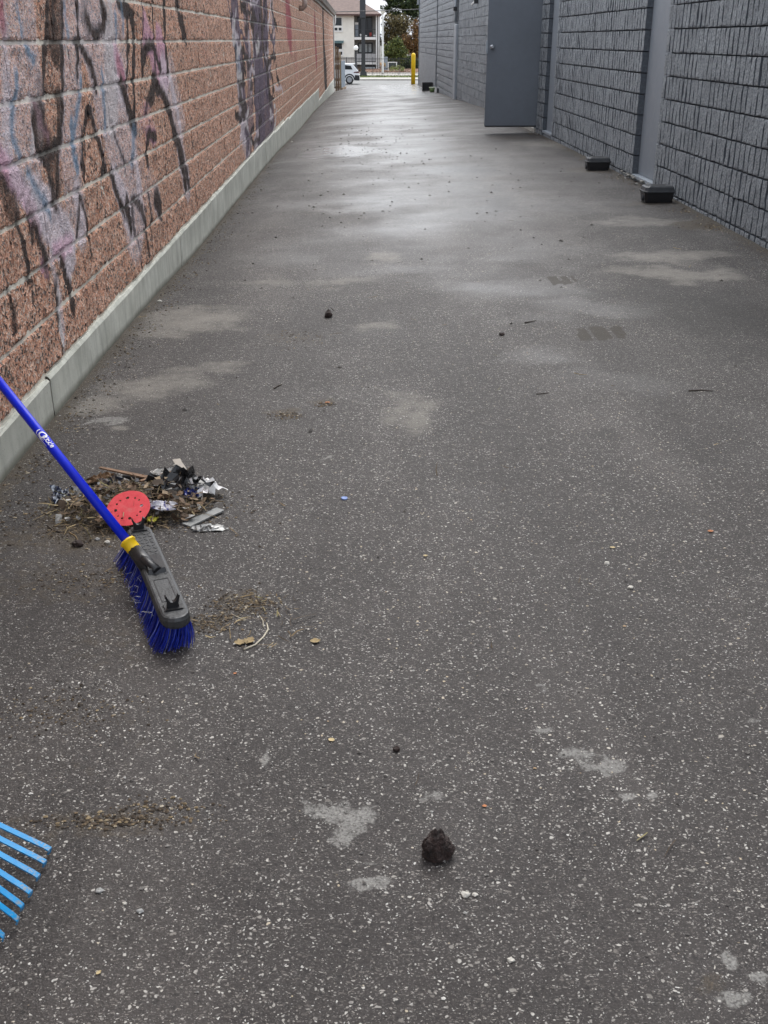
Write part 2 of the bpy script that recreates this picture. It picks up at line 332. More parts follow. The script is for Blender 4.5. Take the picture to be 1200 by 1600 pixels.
SILT = [((-0.911, 5.692, 0.332, 0.263), 0.80), ((-1.014, 5.371, 0.199, 0.165), 0.72), ((-0.767, 5.788, 0.177, 0.191), 0.66), ((-0.889, 4.461, 0.252, 0.171), 0.75), ((-1.069, 4.202, 0.107, 0.154), 0.70), ((-0.934, 3.865, 0.050, 0.030), 0.80), ((-0.711, 4.700, 0.176, 0.104), 0.60), ((0.198, 4.070, 0.119, 0.276), 0.52), ((0.241, 3.912, 0.065, 0.121), 0.62), ((0.076, 5.419, 0.133, 0.109), 0.62), ((0.172, 7.407, 0.150, 0.173), 0.60), ((2.160, 7.331, 0.433, 0.231), 0.70), ((2.064, 6.681, 0.360, 0.218), 0.74), ((1.808, 6.801, 0.244, 0.164), 0.62), ((2.297, 8.798, 0.457, 0.245), 0.55), ((-0.531, 6.688, 0.243, 0.170), 0.50), ((-0.127, 6.645, 0.241, 0.165), 0.50), ((2.750, 15.882, 0.541, 0.507), 0.60)]
TREAD = [[(1.110, 5.360, 0.010)[:2], (1.159, 5.372, 0.011)[:2], (1.159, 5.114, 0.011)[:2], (1.106, 5.104, 0.011)[:2]], [(1.185, 5.384, 0.011)[:2], (1.280, 5.408, 0.011)[:2], (1.273, 5.135, 0.012)[:2], (1.185, 5.113, 0.011)[:2]], [(1.303, 5.407, 0.011)[:2], (1.351, 5.378, 0.011)[:2], (1.342, 5.170, 0.012)[:2], (1.295, 5.134, 0.012)[:2]], [(1.183, 6.701, 0.004)[:2], (1.239, 6.717, 0.005)[:2], (1.242, 6.459, 0.006)[:2], (1.192, 6.444, 0.006)[:2]], [(1.259, 6.716, 0.005)[:2], (1.312, 6.712, 0.006)[:2], (1.320, 6.474, 0.007)[:2], (1.258, 6.439, 0.007)[:2]], [(1.332, 6.710, 0.006)[:2], (1.360, 6.668, 0.006)[:2], (1.362, 6.529, 0.007)[:2], (1.335, 6.492, 0.007)[:2]]]
DIRT = [((0.554, 1.203, 0.032, 0.027), .62), ((-1.003, 2.860, 0.211, 0.115), .62), ((-0.828, 3.014, 0.190, 0.218), .85), ((-0.649, 3.131, 0.206, 0.181), .7), ((-0.308, 2.467, 0.105, 0.077), .62), ((-0.387, 2.353, 0.082, 0.065), .55), ((-0.479, 1.622, 0.160, 0.037), .62), ((-0.619, 1.595, 0.097, 0.046), .5), ((-0.295, 4.015, 0.072, 0.039), .9), ((-0.148, 4.148, 0.058, 0.042), .8), ((-0.613, 1.993, 0.215, 0.100), .38),
        ((-0.361, 5.202, 0.193, 0.179), .5), ((0.214, 6.052, 0.221, 0.172), .3), ((2.810, 8.585, 0.356, 0.233), .85), ((2.714, 9.793, 0.398, 0.237), .7), ((2.592, 12.353, 0.276, 0.313), .7), ((-0.800, 2.647, 0.359, 0.235), .52), ((-0.587, 2.295, 0.192, 0.156), .46), ((-0.643, 1.831, 0.269, 0.198), .34), ((2.379, 17.211, 0.562, 0.634), .6)]
DAMP = [((1.933, 5.725, 0.525, 0.681), .8), ((1.437, 6.226, 0.282, 0.141), .85), ((1.834, 4.994, 0.373, 0.590), .6), ((0.910, 3.745, 0.097, 0.056), .7), ((-0.375, 7.745, 0.736, 0.801), .4), ((-0.812, 2.302, 0.225, 0.188), .45), ((-0.495, 1.383, 0.242, 0.177), .45), ((-0.376, 3.072, 0.244, 0.301), .3), ((-0.901, 6.428, 0.236, 0.243), .6), ((0.083, 1.525, 0.035, 0.013), .4)]
WET = [((-0.180, 15.886, 0.542, 0.853), 1.10), ((-0.154, 18.654, 0.731, 1.288), 0.51), ((0.802, 23.163, 1.104, 2.240), 0.68), ((1.751, 38.206, 1.775, 4.166), 0.55), ((1.142, 10.546, 0.660, 0.387), 0.72), ((0.842, 10.276, 0.878, 0.367), 0.51), ((0.301, 12.951, 1.095, 0.981), 0.51), ((0.026, 9.854, 0.516, 0.289), 0.64), ((1.286, 7.409, 0.526, 0.523), 0.47), ((1.317, 5.829, 0.320, 0.218), 0.42), ((0.923, 6.367, 0.461, 0.260), 0.41), ((1.654, 8.722, 0.756, 0.609), 0.42), ((0.932, 5.548, 0.204, 0.142), 0.38), ((0.863, 4.799, 0.180, 0.152), 0.34), ((0.585, 7.007, 0.627, 0.312), 0.36), ((1.914, 55.475, 1.016, 19.437), 1.10), ((1.103, 4.389, 0.305, 0.185), 0.32)]
COARSE = [((1.616, 5.001, 0.342, 0.838), .8), ((0.198, 4.070, 0.181, 0.408), .5), ((1.224, 5.225, 0.142, 0.178), 1.0), ((1.259, 6.575, 0.103, 0.156), 1.0), ((-0.320, 6.462, 0.663, 0.397), .7)]
def blobs(X, Y, L):
    a = np.zeros_like(X)
    for (cx, cy, sx, sy), w in L:
        d = ((X - cx) / (sx * 1.25)) ** 2 + ((Y - cy) / (sy * 1.25)) ** 2
        a = np.maximum(a, w * np.clip(1.15 - d, 0, 1) ** .8)
    return a
def inside(X, Y, polys):
    a = np.zeros_like(X)
    for P in polys:
        m = np.ones(X.shape, bool); cx = sum(p[0] for p in P) / 4; cy = sum(p[1] for p in P) / 4
        for (p, q) in zip(P, P[1:] + P[:1]):
            s = (q[0] - p[0]) * (Y - p[1]) - (q[1] - p[1]) * (X - p[0]); s0 = (q[0] - p[0]) * (cy - p[1]) - (q[1] - p[1]) * (cx - p[0])
            m &= (s * s0 > 0)
        a = np.where(m, 1.0, a)
    return a
def grid_mesh(name, xs, ys, zf):
    nx, ny = len(xs), len(ys)
    X, Y = np.meshgrid(xs, ys); Z = zf(X, Y)
    co = np.stack([X, Y, Z], -1).reshape(-1, 3)
    i = np.arange(nx * ny).reshape(ny, nx)
    q = np.stack([i[:-1, :-1], i[:-1, 1:], i[1:, 1:], i[1:, :-1]], -1).reshape(-1, 4)
    me = bpy.data.meshes.new(name); me.vertices.add(len(co)); me.vertices.foreach_set('co', co.ravel())
    me.loops.add(q.size); me.loops.foreach_set('vertex_index', q.ravel())
    me.polygons.add(len(q)); me.polygons.foreach_set('loop_start', np.arange(0, q.size, 4)); me.polygons.foreach_set('loop_total', np.full(len(q), 4))
    me.polygons.foreach_set('use_smooth', np.ones(len(q), bool)); me.update(calc_edges=True)
    return me, X, Y
def set_attr(me, name, a):
    at = me.attributes.new(name, 'FLOAT', 'POINT'); at.data.foreach_set('value', np.asarray(a, dtype=np.float32).ravel())
def fbm(X, Y, s, seed, octv=4):
    """cheap lattice value noise, 0..1"""
    out = np.zeros_like(X); amp, tot = 1.0, 0.0
    for o in range(octv):
        r = np.random.default_rng(seed + o).random((64, 64)); u = X * s * 2 ** o; v = Y * s * 2 ** o
        iu, iv = np.floor(u).astype(int), np.floor(v).astype(int); fu, fv = u - iu, v - iv
        fu, fv = fu * fu * (3 - 2 * fu), fv * fv * (3 - 2 * fv)
        g = lambda a, b: r[(iu + a) % 64, (iv + b) % 64]
        out += amp * ((g(0, 0) * (1 - fu) + g(1, 0) * fu) * (1 - fv) + (g(0, 1) * (1 - fu) + g(1, 1) * fu) * fv); tot += amp; amp *= .5
    return out / tot
xs = np.concatenate([[-1.75, -1.5], np.arange(-1.30, 3.02, .0215), [3.2, 3.6]])
ys = [-5.0, -3, -1.5, -.5, .2, .7]; y = .9
while y < 92.5: ys.append(y); y += max(.022, .0070 * y)
ys = np.array(ys)
def relief(X, Y):
    z = gz(X, Y) + .010 * (fbm(X, Y, .9, 3) - .5) + .004 * (fbm(X, Y, 5.0, 9) - .5) * np.clip((20 - Y) / 10, .2, 1)
    return z
me, GX, GY = grid_mesh('alley_pavement', xs, ys, relief)
warpx = GX + .10 * (fbm(GX, GY, 6, 21) - .5) * np.clip(GY / 3, .5, 3); warpy = GY + .22 * (fbm(GX, GY, 5, 31) - .5) * np.clip(GY / 3, .4, 6)
edge_l = np.clip(1 - (GX - WALL_L) / (.10 + .16 * fbm(GX, GY, 1.3, 41)), 0, 1); edge_r = np.clip(1 - (WALL_R - GX) / (.14 + .2 * fbm(GX, GY, 1.1, 43)), 0, 1)
wet = blobs(warpx, warpy, WET)
wet = np.maximum(wet, np.clip((GY - 5.0) / 8, 0, .60) * np.clip(1.15 - np.abs(GX - .85) / 2.1, 0, 1) * 1.1)
wet = wet * (1 - .8 * np.maximum(edge_l, edge_r))
pal = blobs(warpx, warpy, PALE)
set_attr(me, 'pale', np.where(pal > 0.05, pal, 0)); set_attr(me, 'wet', wet)
set_attr(me, 'dirt', np.maximum(blobs(warpx, warpy, DIRT), np.maximum(edge_l * .95, edge_r * .8)))
set_attr(me, 'silt', blobs(warpx, warpy, SILT)); set_attr(me, 'tread', inside(GX, GY, TREAD))
set_attr(me, 'damp', blobs(warpx, warpy, DAMP)); set_attr(me, 'coarse', blobs(warpx, warpy, COARSE))
structure(link('alley_pavement', me, M_ASPHALT))
def gh(x, y):
    return float(relief(np.array([[float(x)]]), np.array([[float(y)]]))[0, 0])

# far ground: one sheet to the horizon under everything, then the street cross-section laid on it
def sheet(name, x0, x1, y0, y1, z, mat):
    return structure(link(name, from_arrays(name, [(x0, y0, z), (x1, y0, z), (x1, y1, z), (x0, y1, z)], [(0, 1, 2, 3)]), mat))
sheet('terrain', -900, 900, -300, 1500, -2.4, M_TERR)
sheet('road', -90, 90, 88, 102.4, -1.966, M_ROAD)
structure(boxobj('kerb', (-90, 90, 102.4, 102.7, -2.3, -1.86), M_CONC))
sheet('sidewalk', -90, 90, 102.7, 107.5, -1.87, M_CONC)
sheet('grass_verge', -90, 90, 107.5, 112.4, -1.86, M_GRASSM)
sheet('path', -90, 90, 112.4, 123.5, -1.87, M_CONC)
sheet('garden_bed', -90, 90, 123.5, 180, -1.85, M_SOILM)
gv = []; gf = []
for i in range(5200):
    x, y_ = rng.uniform(-14, 14), rng.uniform(107.6, 112.3); h = rng.uniform(.05, .16); a = rng.uniform(0, 6.28); w = .02
    b = len(gv); lx, ly = rng.normal(0, .05, 2)
    gv += [(x - w * math.cos(a), y_ - w * math.sin(a), -1.86), (x + w * math.cos(a), y_ + w * math.sin(a), -1.86), (x + lx, y_ + ly, -1.86 + h)]; gf.append((b, b + 1, b + 2))
stuff(tag(link('grass', from_arrays('grass', gv, gf), simple('grass_blades', (.11, .135, .035), .8, .5, 3)), 'short yellowish green grass of the verge beyond the sidewalk', 'grass'))
# ------------------------------------------------------------------ spray paint on the left wall, in wall metres (distance along the alley, height)
LAV, PNK, BLU, BLK, BRN, WHT, VIO, RED = (.68, .61, .66), (.66, .36, .50), (.10, .21, .32), (.012, .011, .013), (.055, .032, .024), (.58, .55, .55), (.10, .085, .13), (.33, .05, .08)
PAINT = [
 (LAV, .62, (0.485, [(4.33, 1.51), (4.28, 1.25), (4.12, 0.99)])), (LAV, .55, (0.184, [(4.04, 1.38), (3.99, 1.20), (3.89, 1.04)])), (LAV, .62, (0.373, [(5.10, 1.53), (4.99, 1.23), (4.78, 0.88), (4.78, 0.69)])), (LAV, .66, (0.667, [(5.51, 1.38), (5.64, 1.12), (5.91, 0.82), (5.99, 0.52)])), (LAV, .6, (0.417, [(6.04, 1.56), (6.00, 1.23)])), (WHT, .5, (0.296, [(5.81, 1.55), (5.80, 1.23), (5.67, 1.06)])),
 (LAV, .6, (0.240, [(4.26, 0.80), (4.42, 0.69), (4.60, 0.55)])), (PNK, .62, (0.114, [(3.85, 0.99), (3.98, 0.91), (4.13, 0.80), (4.19, 0.72)])), (LAV, .6, (0.110, [(3.97, 0.93), (4.12, 0.83), (4.23, 0.74)])), (LAV, .65, (0.286, [(4.35, 0.74), (4.52, 0.62), (4.59, 0.55)])), (PNK, .55, (0.087, [(4.37, 0.60), (4.64, 0.56)])), (PNK, .6, (0.283, [(6.83, 1.42), (7.01, 1.28), (7.14, 1.17)])), (PNK, .62, (0.288, [(7.28, 1.37), (7.39, 1.20)])),
 (LAV, .7, (0.350, [(7.32, 1.15), (7.55, 1.00), (7.70, 0.82), (7.83, 0.57), (7.95, 0.44)])), (LAV, .6, (0.274, [(7.64, 1.19), (7.78, 1.02), (7.93, 0.87)])), (PNK, .5, (0.070, [(4.34, 1.15), (4.40, 1.10), (4.47, 1.04)])), (LAV, .6, (0.203, [(5.62, 0.71), (5.78, 0.58), (5.92, 0.45)])), (PNK, .5, (0.160, [(5.94, 1.28), (6.03, 1.22)])), (RED, .5, (0.130, [(5.98, 1.25), (6.05, 1.19)])), (PNK, .4, (0.242, [(6.53, 0.96), (6.76, 0.87)])), (LAV, .5, (0.290, [(6.55, 0.58), (6.73, 0.47)])),
 (LAV, .5, (0.330, [(6.30, 0.87), (6.28, 0.58)])), (LAV, .55, (0.133, [(4.83, 0.77), (4.88, 0.62), (4.82, 0.53)])), (LAV, .7, (0.082, [(4.32, 0.57), (4.33, 0.48), (4.38, 0.39), (4.35, 0.26)])), (WHT, .9, (0.023, [(4.35, 0.42), (4.33, 0.32), (4.33, 0.25), (4.34, 0.19)])), (WHT, .7, (0.025, [(4.32, 1.18), (4.31, 1.09), (4.24, 0.98)])), (LAV, .6, (0.080, [(4.58, 0.52), (4.56, 0.43)])), (RED, .6, (0.073, [(4.09, 1.49), (4.08, 1.40)])), (PNK, .5, (0.084, [(4.17, 0.57), (4.22, 0.54)])),
 (BRN, .85, (0.242, [(4.82, 1.52), (4.76, 1.38)])), (BRN, .55, (0.196, [(4.73, 1.35), (4.63, 1.17)])), (BRN, .9, (0.100, [(4.72, 1.16), (4.64, 0.96)])), (BRN, .85, (0.200, [(4.38, 1.10), (4.40, 1.03), (4.48, 0.96), (4.51, 0.84)])), (BRN, .9, (0.120, [(3.82, 0.93), (3.89, 0.85), (3.95, 0.78)])), (BRN, .8, (0.101, [(5.24, 1.05), (5.26, 0.98)])), (BRN, .75, (0.077, [(4.33, 1.10), (4.33, 0.99)])), (BRN, .5, (0.151, [(5.35, 1.51), (5.36, 1.43)])), (BRN, .6, (0.133, [(4.13, 0.75), (4.18, 0.65), (4.22, 0.57)])), (BRN, .45, (0.123, [(4.26, 0.49), (4.27, 0.39)])), (BRN, .4, (0.137, [(3.79, 0.79), (3.79, 0.64), (3.75, 0.46)])), (BRN, .5, (0.074, [(4.44, 1.22), (4.61, 1.18)])),
 (BLK, 1, (0.047, [(4.70, 1.52), (4.63, 1.37), (4.51, 1.20), (4.53, 1.17)])), (BLK, 1, (0.051, [(4.95, 1.53), (4.88, 1.37), (4.77, 1.17), (4.75, 1.11), (4.62, 0.96)])), (BLK, .8, (0.040, [(4.80, 1.52), (4.74, 1.37)])), (BLK, .95, (0.051, [(4.33, 1.12), (4.31, 1.04), (4.32, 0.97)])), (BLK, .9, (0.048, [(4.63, 0.96), (4.55, 0.85), (4.46, 0.75)])), (BLK, .9, (0.045, [(4.34, 0.97), (4.44, 0.91), (4.44, 0.78)])), (BLK, .8, (0.045, [(4.42, 1.18), (4.46, 1.14), (4.46, 1.07)])), (BLK, .9, (0.056, [(4.34, 0.97), (4.65, 0.97)])),
 (BLK, 1, (0.047, [(5.24, 1.54), (5.17, 1.38), (5.06, 1.21)])), (BLK, 1, (0.075, [(5.17, 1.36), (5.24, 1.32), (5.34, 1.27), (5.41, 1.17)])), (BLK, 1, (0.082, [(5.36, 1.47), (5.41, 1.42), (5.52, 1.40), (5.66, 1.42), (5.76, 1.49), (5.71, 1.55)])), (BLK, .9, (0.058, [(5.10, 1.36), (5.12, 1.29)])), (BLK, 1, (0.052, [(6.30, 1.57), (6.28, 1.38), (6.12, 1.16)])), (BLK, 1, (0.106, [(6.13, 1.56), (6.24, 1.51), (6.47, 1.49), (6.45, 1.38), (6.32, 1.17)])), (BLK, 1, (0.136, [(6.00, 1.16), (6.11, 1.05), (6.23, 0.94)])), (BLK, 1, (0.072, [(6.31, 1.16), (6.25, 0.94)])),
 (BLK, 1, (0.086, [(6.63, 1.23), (6.77, 1.31), (6.95, 1.33), (7.11, 1.30), (7.21, 1.23)])), (BLK, .9, (0.050, [(6.79, 1.58), (6.61, 1.18)])), (BLK, .9, (0.067, [(7.12, 1.58), (7.08, 1.38), (7.02, 1.20)])), (BLK, 1, (0.088, [(7.58, 1.61), (7.48, 1.36), (7.49, 1.19)])), (BLK, 1, (0.118, [(6.96, 1.13), (7.16, 1.08), (7.38, 0.98), (7.44, 0.94)])), (BLK, .8, (0.062, [(6.93, 1.12), (6.68, 1.04), (6.58, 0.97)])), (BLK, .8, (0.065, [(7.08, 1.15), (6.75, 1.02)])), (BLK, 1, (0.136, [(7.44, 0.94), (7.55, 0.79), (7.68, 0.72), (7.81, 0.52), (7.88, 0.42)])), (BLK, .9, (0.116, [(7.73, 0.72), (7.92, 0.56), (8.06, 0.40)])),
 (BLK, 1, (0.062, [(5.11, 0.99), (5.18, 1.06), (5.25, 1.08), (5.29, 1.00), (5.33, 0.97)])), (BLK, .9, (0.041, [(5.06, 0.98), (4.97, 0.85), (4.99, 0.77)])), (BLK, 1, (0.067, [(5.32, 0.96), (5.39, 0.86), (5.43, 0.80), (5.35, 0.77)])), (BLK, .8, (0.035, [(5.11, 0.98), (5.00, 0.79)])), (BLK, 1, (0.074, [(5.55, 0.77), (5.62, 0.65), (5.75, 0.56)])), (BLK, .8, (0.047, [(5.71, 0.94), (5.82, 0.83), (5.90, 0.76)])), (BLK, 1, (0.082, [(6.51, 0.74), (6.57, 0.83), (6.71, 0.85), (6.85, 0.82)])), (BLK, .9, (0.059, [(6.50, 0.77), (6.55, 0.71)])),
 (BLK, .9, (0.033, [(4.87, 0.76), (4.85, 0.71), (4.76, 0.58)])), (BLK, .95, (0.046, [(4.87, 0.74), (4.95, 0.64), (4.95, 0.55), (4.95, 0.48)])), (BLK, 1, (0.130, [(5.85, 0.55), (5.89, 0.46)])), (BLK, .9, (0.090, [(6.02, 0.58), (6.21, 0.51), (6.31, 0.40)])), (BLK, .9, (0.060, [(6.48, 0.56), (6.51, 0.37)])), (BLK, .95, (0.172, [(6.70, 0.49), (6.80, 0.42)])), (BLK, .8, (0.051, [(5.97, 0.55), (5.99, 0.39)])), (BLK, .8, (0.059, [(6.45, 0.38), (6.44, 0.24)])), (BLK, .7, (0.044, [(6.04, 0.36), (6.10, 0.18)])), (BLK, .8, (0.057, [(6.27, 0.40), (6.32, 0.24)])),
 (BLK, .95, (0.045, [(3.95, 0.78), (3.98, 0.68), (3.99, 0.61), (4.00, 0.55)])), (BLK, .9, (0.032, [(4.10, 0.76), (4.10, 0.65)])), (BLK, .95, (0.059, [(4.15, 0.72), (4.20, 0.64), (4.25, 0.57)])), (BLK, .9, (0.036, [(4.38, 0.49), (4.31, 0.44), (4.31, 0.35), (4.30, 0.30)])), (BLK, 1, (0.069, [(4.47, 0.55), (4.50, 0.45), (4.55, 0.37), (4.54, 0.31)])), (BLK, .7, (0.034, [(3.74, 0.57), (3.76, 0.48), (3.74, 0.42)])), (BLK, .7, (0.031, [(4.03, 0.55), (4.02, 0.45)])), (BLK, .7, (0.034, [(3.83, 0.96), (3.88, 0.90)])), (BLK, .6, (0.038, [(4.48, 0.54), (4.40, 0.49)])), (BLK, .7, (0.034, [(4.20, 0.61), (4.22, 0.53)])),
 (BLU, .8, (0.032, [(4.29, 1.51), (4.30, 1.45), (4.30, 1.40)])), (BLU, .8, (0.042, [(4.34, 1.36), (4.37, 1.33), (4.41, 1.30)])), (BLU, .75, (0.046, [(4.17, 1.25), (4.10, 1.17), (4.01, 1.04), (4.07, 0.98)])), (BLU, .75, (0.051, [(4.15, 0.91), (4.27, 0.83), (4.38, 0.75)])), (BLU, .8, (0.076, [(4.89, 1.04), (4.85, 0.91), (4.88, 0.87)])), (BLU, .7, (0.046, [(5.14, 1.20), (5.00, 1.07), (4.91, 0.98)])), (BLU, .7, (0.056, [(5.57, 1.22), (5.53, 0.97)])), (BLU, .7, (0.063, [(6.01, 1.51), (5.99, 1.38)])), (BLU, .6, (0.087, [(6.23, 0.93), (6.08, 0.78)])), (BLU, .5, (0.044, [(4.99, 1.53), (4.98, 1.38)])), (BLU, .5, (0.050, [(6.20, 1.57), (6.16, 1.41)])),
 (VIO, .75, (0.780, [(11.88, 1.74), (11.99, 1.39), (12.12, 1.02), (12.21, 0.68)])), (VIO, .8, (1.395, [(14.43, 1.82), (14.46, 1.39), (14.36, 0.88), (14.23, 0.32)])), (VIO, .8, (0.880, [(15.82, 1.65), (15.58, 1.04)])), (VIO, .6, (0.683, [(13.03, 1.65), (13.08, 1.19), (13.13, 0.71), (12.62, 0.37)])), (LAV, .6, (0.646, [(17.03, 1.90), (17.15, 1.46)])), (LAV, .6, (0.609, [(11.96, 0.97), (12.06, 0.54), (12.46, 0.36)])), (VIO, .7, (0.994, [(14.76, 0.72), (15.63, 0.34), (16.26, 0.17)])), (BLK, .85, (0.199, [(11.60, 1.57), (11.86, 1.02), (12.39, 0.49), (12.60, 0.32)])), (BLK, .8, (0.255, [(13.91, 1.67), (13.66, 0.76)])), (BLK, .7, (0.407, [(15.18, 1.81), (15.15, 1.39)])), (BLU, .35, (0.256, [(11.83, 1.21), (12.05, 1.14)])), (LAV, .5, (0.317, [(13.31, 1.32), (13.24, 0.92)])), (BLK, .7, (0.347, [(15.78, 0.99), (16.14, 0.39)])),
 (BLK, .85, (0.148, [(8.09, 1.62), (8.14, 1.51), (8.37, 1.38)])), (BLK, .6, (0.091, [(8.30, 1.59), (8.25, 1.38)])), (RED, .5, (1.005, [(20.80, 1.79), (21.77, 1.42)])), (RED, .65, (1.268, [(34.09, 1.62), (34.68, 0.99)])), (RED, .4, (0.960, [(22.92, 1.12), (23.31, 0.97)])), (RED, .35, (1.330, [(20.15, 1.92), (21.35, 1.74)])), (BLK, .95, (1.865, [(42.60, 1.85), (42.81, 1.09), (43.19, 0.54), (45.29, -0.20)])), (BRN, .5, (0.848, [(34.54, 2.24), (34.61, 1.62)])), (RED, .3, (0.317, [(9.33, 1.34), (9.54, 1.29)])),
]
_pr = random.Random(77); _a, _b = (11.435, 1.155)[0], (17.301, 1.042)[0]
for _i in range(54):                                                   # dense tangle of small tags farther along the wall
    _y, _z = _pr.uniform(_a, _b), _pr.uniform(.30, 2.0); _q = [(_y, _z)]
    for _j in range(4): _q.append((_q[-1][0] + _pr.gauss(0, .34), _q[-1][1] + _pr.gauss(-.02, .10)))
    PAINT.append((_pr.choice((BLK, BLK, BLK, VIO, LAV, WHT)), .85, (_pr.uniform(.05, .13), _q)))
def paint_at(Y, Z):
    wy = Y + .04 * (fbm(Y, Z, 5, 71) - .5) + .02 * (fbm(Y, Z, 22, 75) - .5); wz = Z + .09 * (fbm(Y, Z, 6, 81) - .5)
    C = np.zeros(Y.shape + (3,)); A = np.zeros_like(Y)
    for rgb, op, (w, pts) in PAINT:
        d = np.full(Y.shape, 1e9)
        for a, b in zip(pts, pts[1:]):
            vx, vy = b[0] - a[0], b[1] - a[1]; L = vx * vx + vy * vy + 1e-9
            t = np.clip(((wy - a[0]) * vx + (wz - a[1]) * vy) / L, 0, 1)
            d = np.minimum(d, np.hypot(wy - a[0] - t * vx, wz - a[1] - t * vy))
        op = op * (.92 if rgb == LAV else .75 if rgb == BRN else 1); w = max(w * .92, .030); soft = (.010 + .10 * w) if rgb in (BLK, BRN, WHT) else (.012 + .12 * w)
        op = op * (.85 if rgb == LAV else 1); cov = op * np.clip((w / 2 - d) / soft + .5, 0, 1)
        A2 = cov + A * (1 - cov); s = np.where(A2 > 1e-6, cov / np.maximum(A2, 1e-6), 0)[..., None]
        C = C * (1 - s) + np.array(rgb) * s; A = A2
    return np.concatenate([C, A[..., None]], -1)
def set_paint(me):
    n = len(me.vertices); co = np.empty(n * 3); me.vertices.foreach_get('co', co); co = co.reshape(-1, 3)
    at = me.attributes.new('paint', 'FLOAT_COLOR', 'POINT'); at.data.foreach_set('color', paint_at(co[:, 1], co[:, 2]).astype(np.float32).ravel())

# ------------------------------------------------------------------ left building: salmon split-face block on a concrete footing
BL, BH, CRS = 0.45, 0.183, 0.20
lb = thing('block_building', 'long low building of salmon pink rough block with spray paint on its concrete footing', 'building', (WALL_L, 2.0, 0.0))
def foot_top(y): return float(np.interp(y, [14, 34, 35.9, 36.0, 60], [.168, -.02, -.02, -.36, -.50]))
def rough_face(y0, y1, z0, z1, ny, nz, X, seed, amp, sgn, pinch=.010, depth=.05, vp=None):
    """split stone face: grid of points pushed in and out, rim drawn back, sides running into the wall. sgn=+1 faces +X"""
    r = np.random.default_rng(seed)
    e = min(.012, (z1 - z0) / nz * .6)
    Y, Z = np.meshgrid(np.linspace(y0, y1, ny + 1), np.concatenate([[z0], np.linspace(z0 + e, z1 - e, nz - 1), [z1]]) if nz > 2 else np.linspace(z0, z1, nz + 1))
    tx = fbm(Y + seed * .37, Z + seed * .11, 7, 5, 3) - .5
    px = X + sgn * (amp * 1.5 * tx + amp * .7 * (r.random(Y.shape) - .5))
    rim = np.zeros_like(Y, bool); rim[0] = rim[-1] = True; rim[:, 0] = rim[:, -1] = True
    vr = np.zeros_like(Y, bool); vr[:, 0] = vr[:, -1] = True
    px = np.where(rim, px - sgn * np.where(vr, pinch if vp is None else vp, pinch) * (.5 + r.random(Y.shape)), px)
    jy = (r.random(Y.shape) - .5) * (y1 - y0) / ny * .5; jz = (r.random(Y.shape) - .5) * (e if nz > 4 else (z1 - z0) / nz * .5)
    V = np.stack([px, Y + np.where(rim, jy * .15, jy), Z + np.where(rim, jz * .18, jz)], -1).reshape(-1, 3).tolist()
    w = ny + 1; F = []
    for j in range(nz):
        for i in range(ny):
            q = (j * w + i, j * w + i + 1, (j + 1) * w + i + 1, (j + 1) * w + i); F.append(q if sgn > 0 else q[::-1])
    ring = [i for i in range(w)] + [j * w + ny for j in range(1, nz + 1)] + [nz * w + i for i in range(ny - 1, -1, -1)] + [j * w for j in range(nz - 1, 0, -1)]
    b = len(V); V += [[X - sgn * depth, V[i][1], V[i][2]] for i in ring]
    m = len(ring)
    for k in range(m):
        q = (ring[k], b + k, b + (k + 1) % m, ring[(k + 1) % m]); F.append(q if sgn > 0 else q[::-1])
    return V, F
blocks = []
for k in range(-6, 12):
    z0 = .168 + CRS * k + .0075
    y = -2.0 + (BL / 2 if k % 2 else 0)
    while y < END_L - .1:
        y1 = min(y + BL - .004, END_L - .02)
        ft_ = foot_top((y + y1) / 2)
        if z0 + BH > ft_ + .035: blocks.append((y, y1, max(z0, ft_ + .006), z0 + BH))
        y += BL
def seen_l(b): # in the strip of wall the photograph shows
    c = (b[0] + b[1]) / 2; return c > 3.1 and b[2] < 1.376 + c * .034 + .02
near = sorted([b for b in blocks if seen_l(b)], key=lambda b: b[0] + .6 * (1.3 - b[2]))[:296]
near_set = set(near)
for i, b in enumerate(near):
    V, F = rough_face(*b, 22 if b[0] < 9 else 12, 8, WALL_L, 100 + i, .010, 1, .004, .05, .0025)
    me = from_arrays('block', V, F); set_paint(me)
    link('block', me, M_SPLIT, lb)
V, F = [], []
for i, b in enumerate(blocks):
    if b in near_set: continue
    v, f = rough_face(*b, 6, 3, WALL_L, 900 + i, .008, 1, .004, .05, .0025)
    o = len(V); V += v; F += [tuple(q + o for q in g) for g in f]
me = from_arrays('far_blocks', V, F); set_paint(me)
stuff(link('far_blocks', me, M_SPLIT, lb))
ysg = np.concatenate([[-2.0, 1.0], np.arange(2.8, 20, .05), np.arange(20, END_L, .12), [END_L]]); zsg = np.arange(-1.10, 2.60, .04)
Y, Z = np.meshgrid(ysg, zsg); V = np.stack([np.full_like(Y, WALL_L - .006) - .002 * fbm(Y, Z, 9, 3), Y, Z], -1).reshape(-1, 3).tolist(); w = len(ysg)
F = [(j * w + i, j * w + i + 1, (j + 1) * w + i + 1, (j + 1) * w + i) for j in range(len(zsg) - 1) for i in range(w - 1)]
me = from_arrays('mortar', V, F); set_paint(me); link('mortar', me, M_MORTAR, lb)
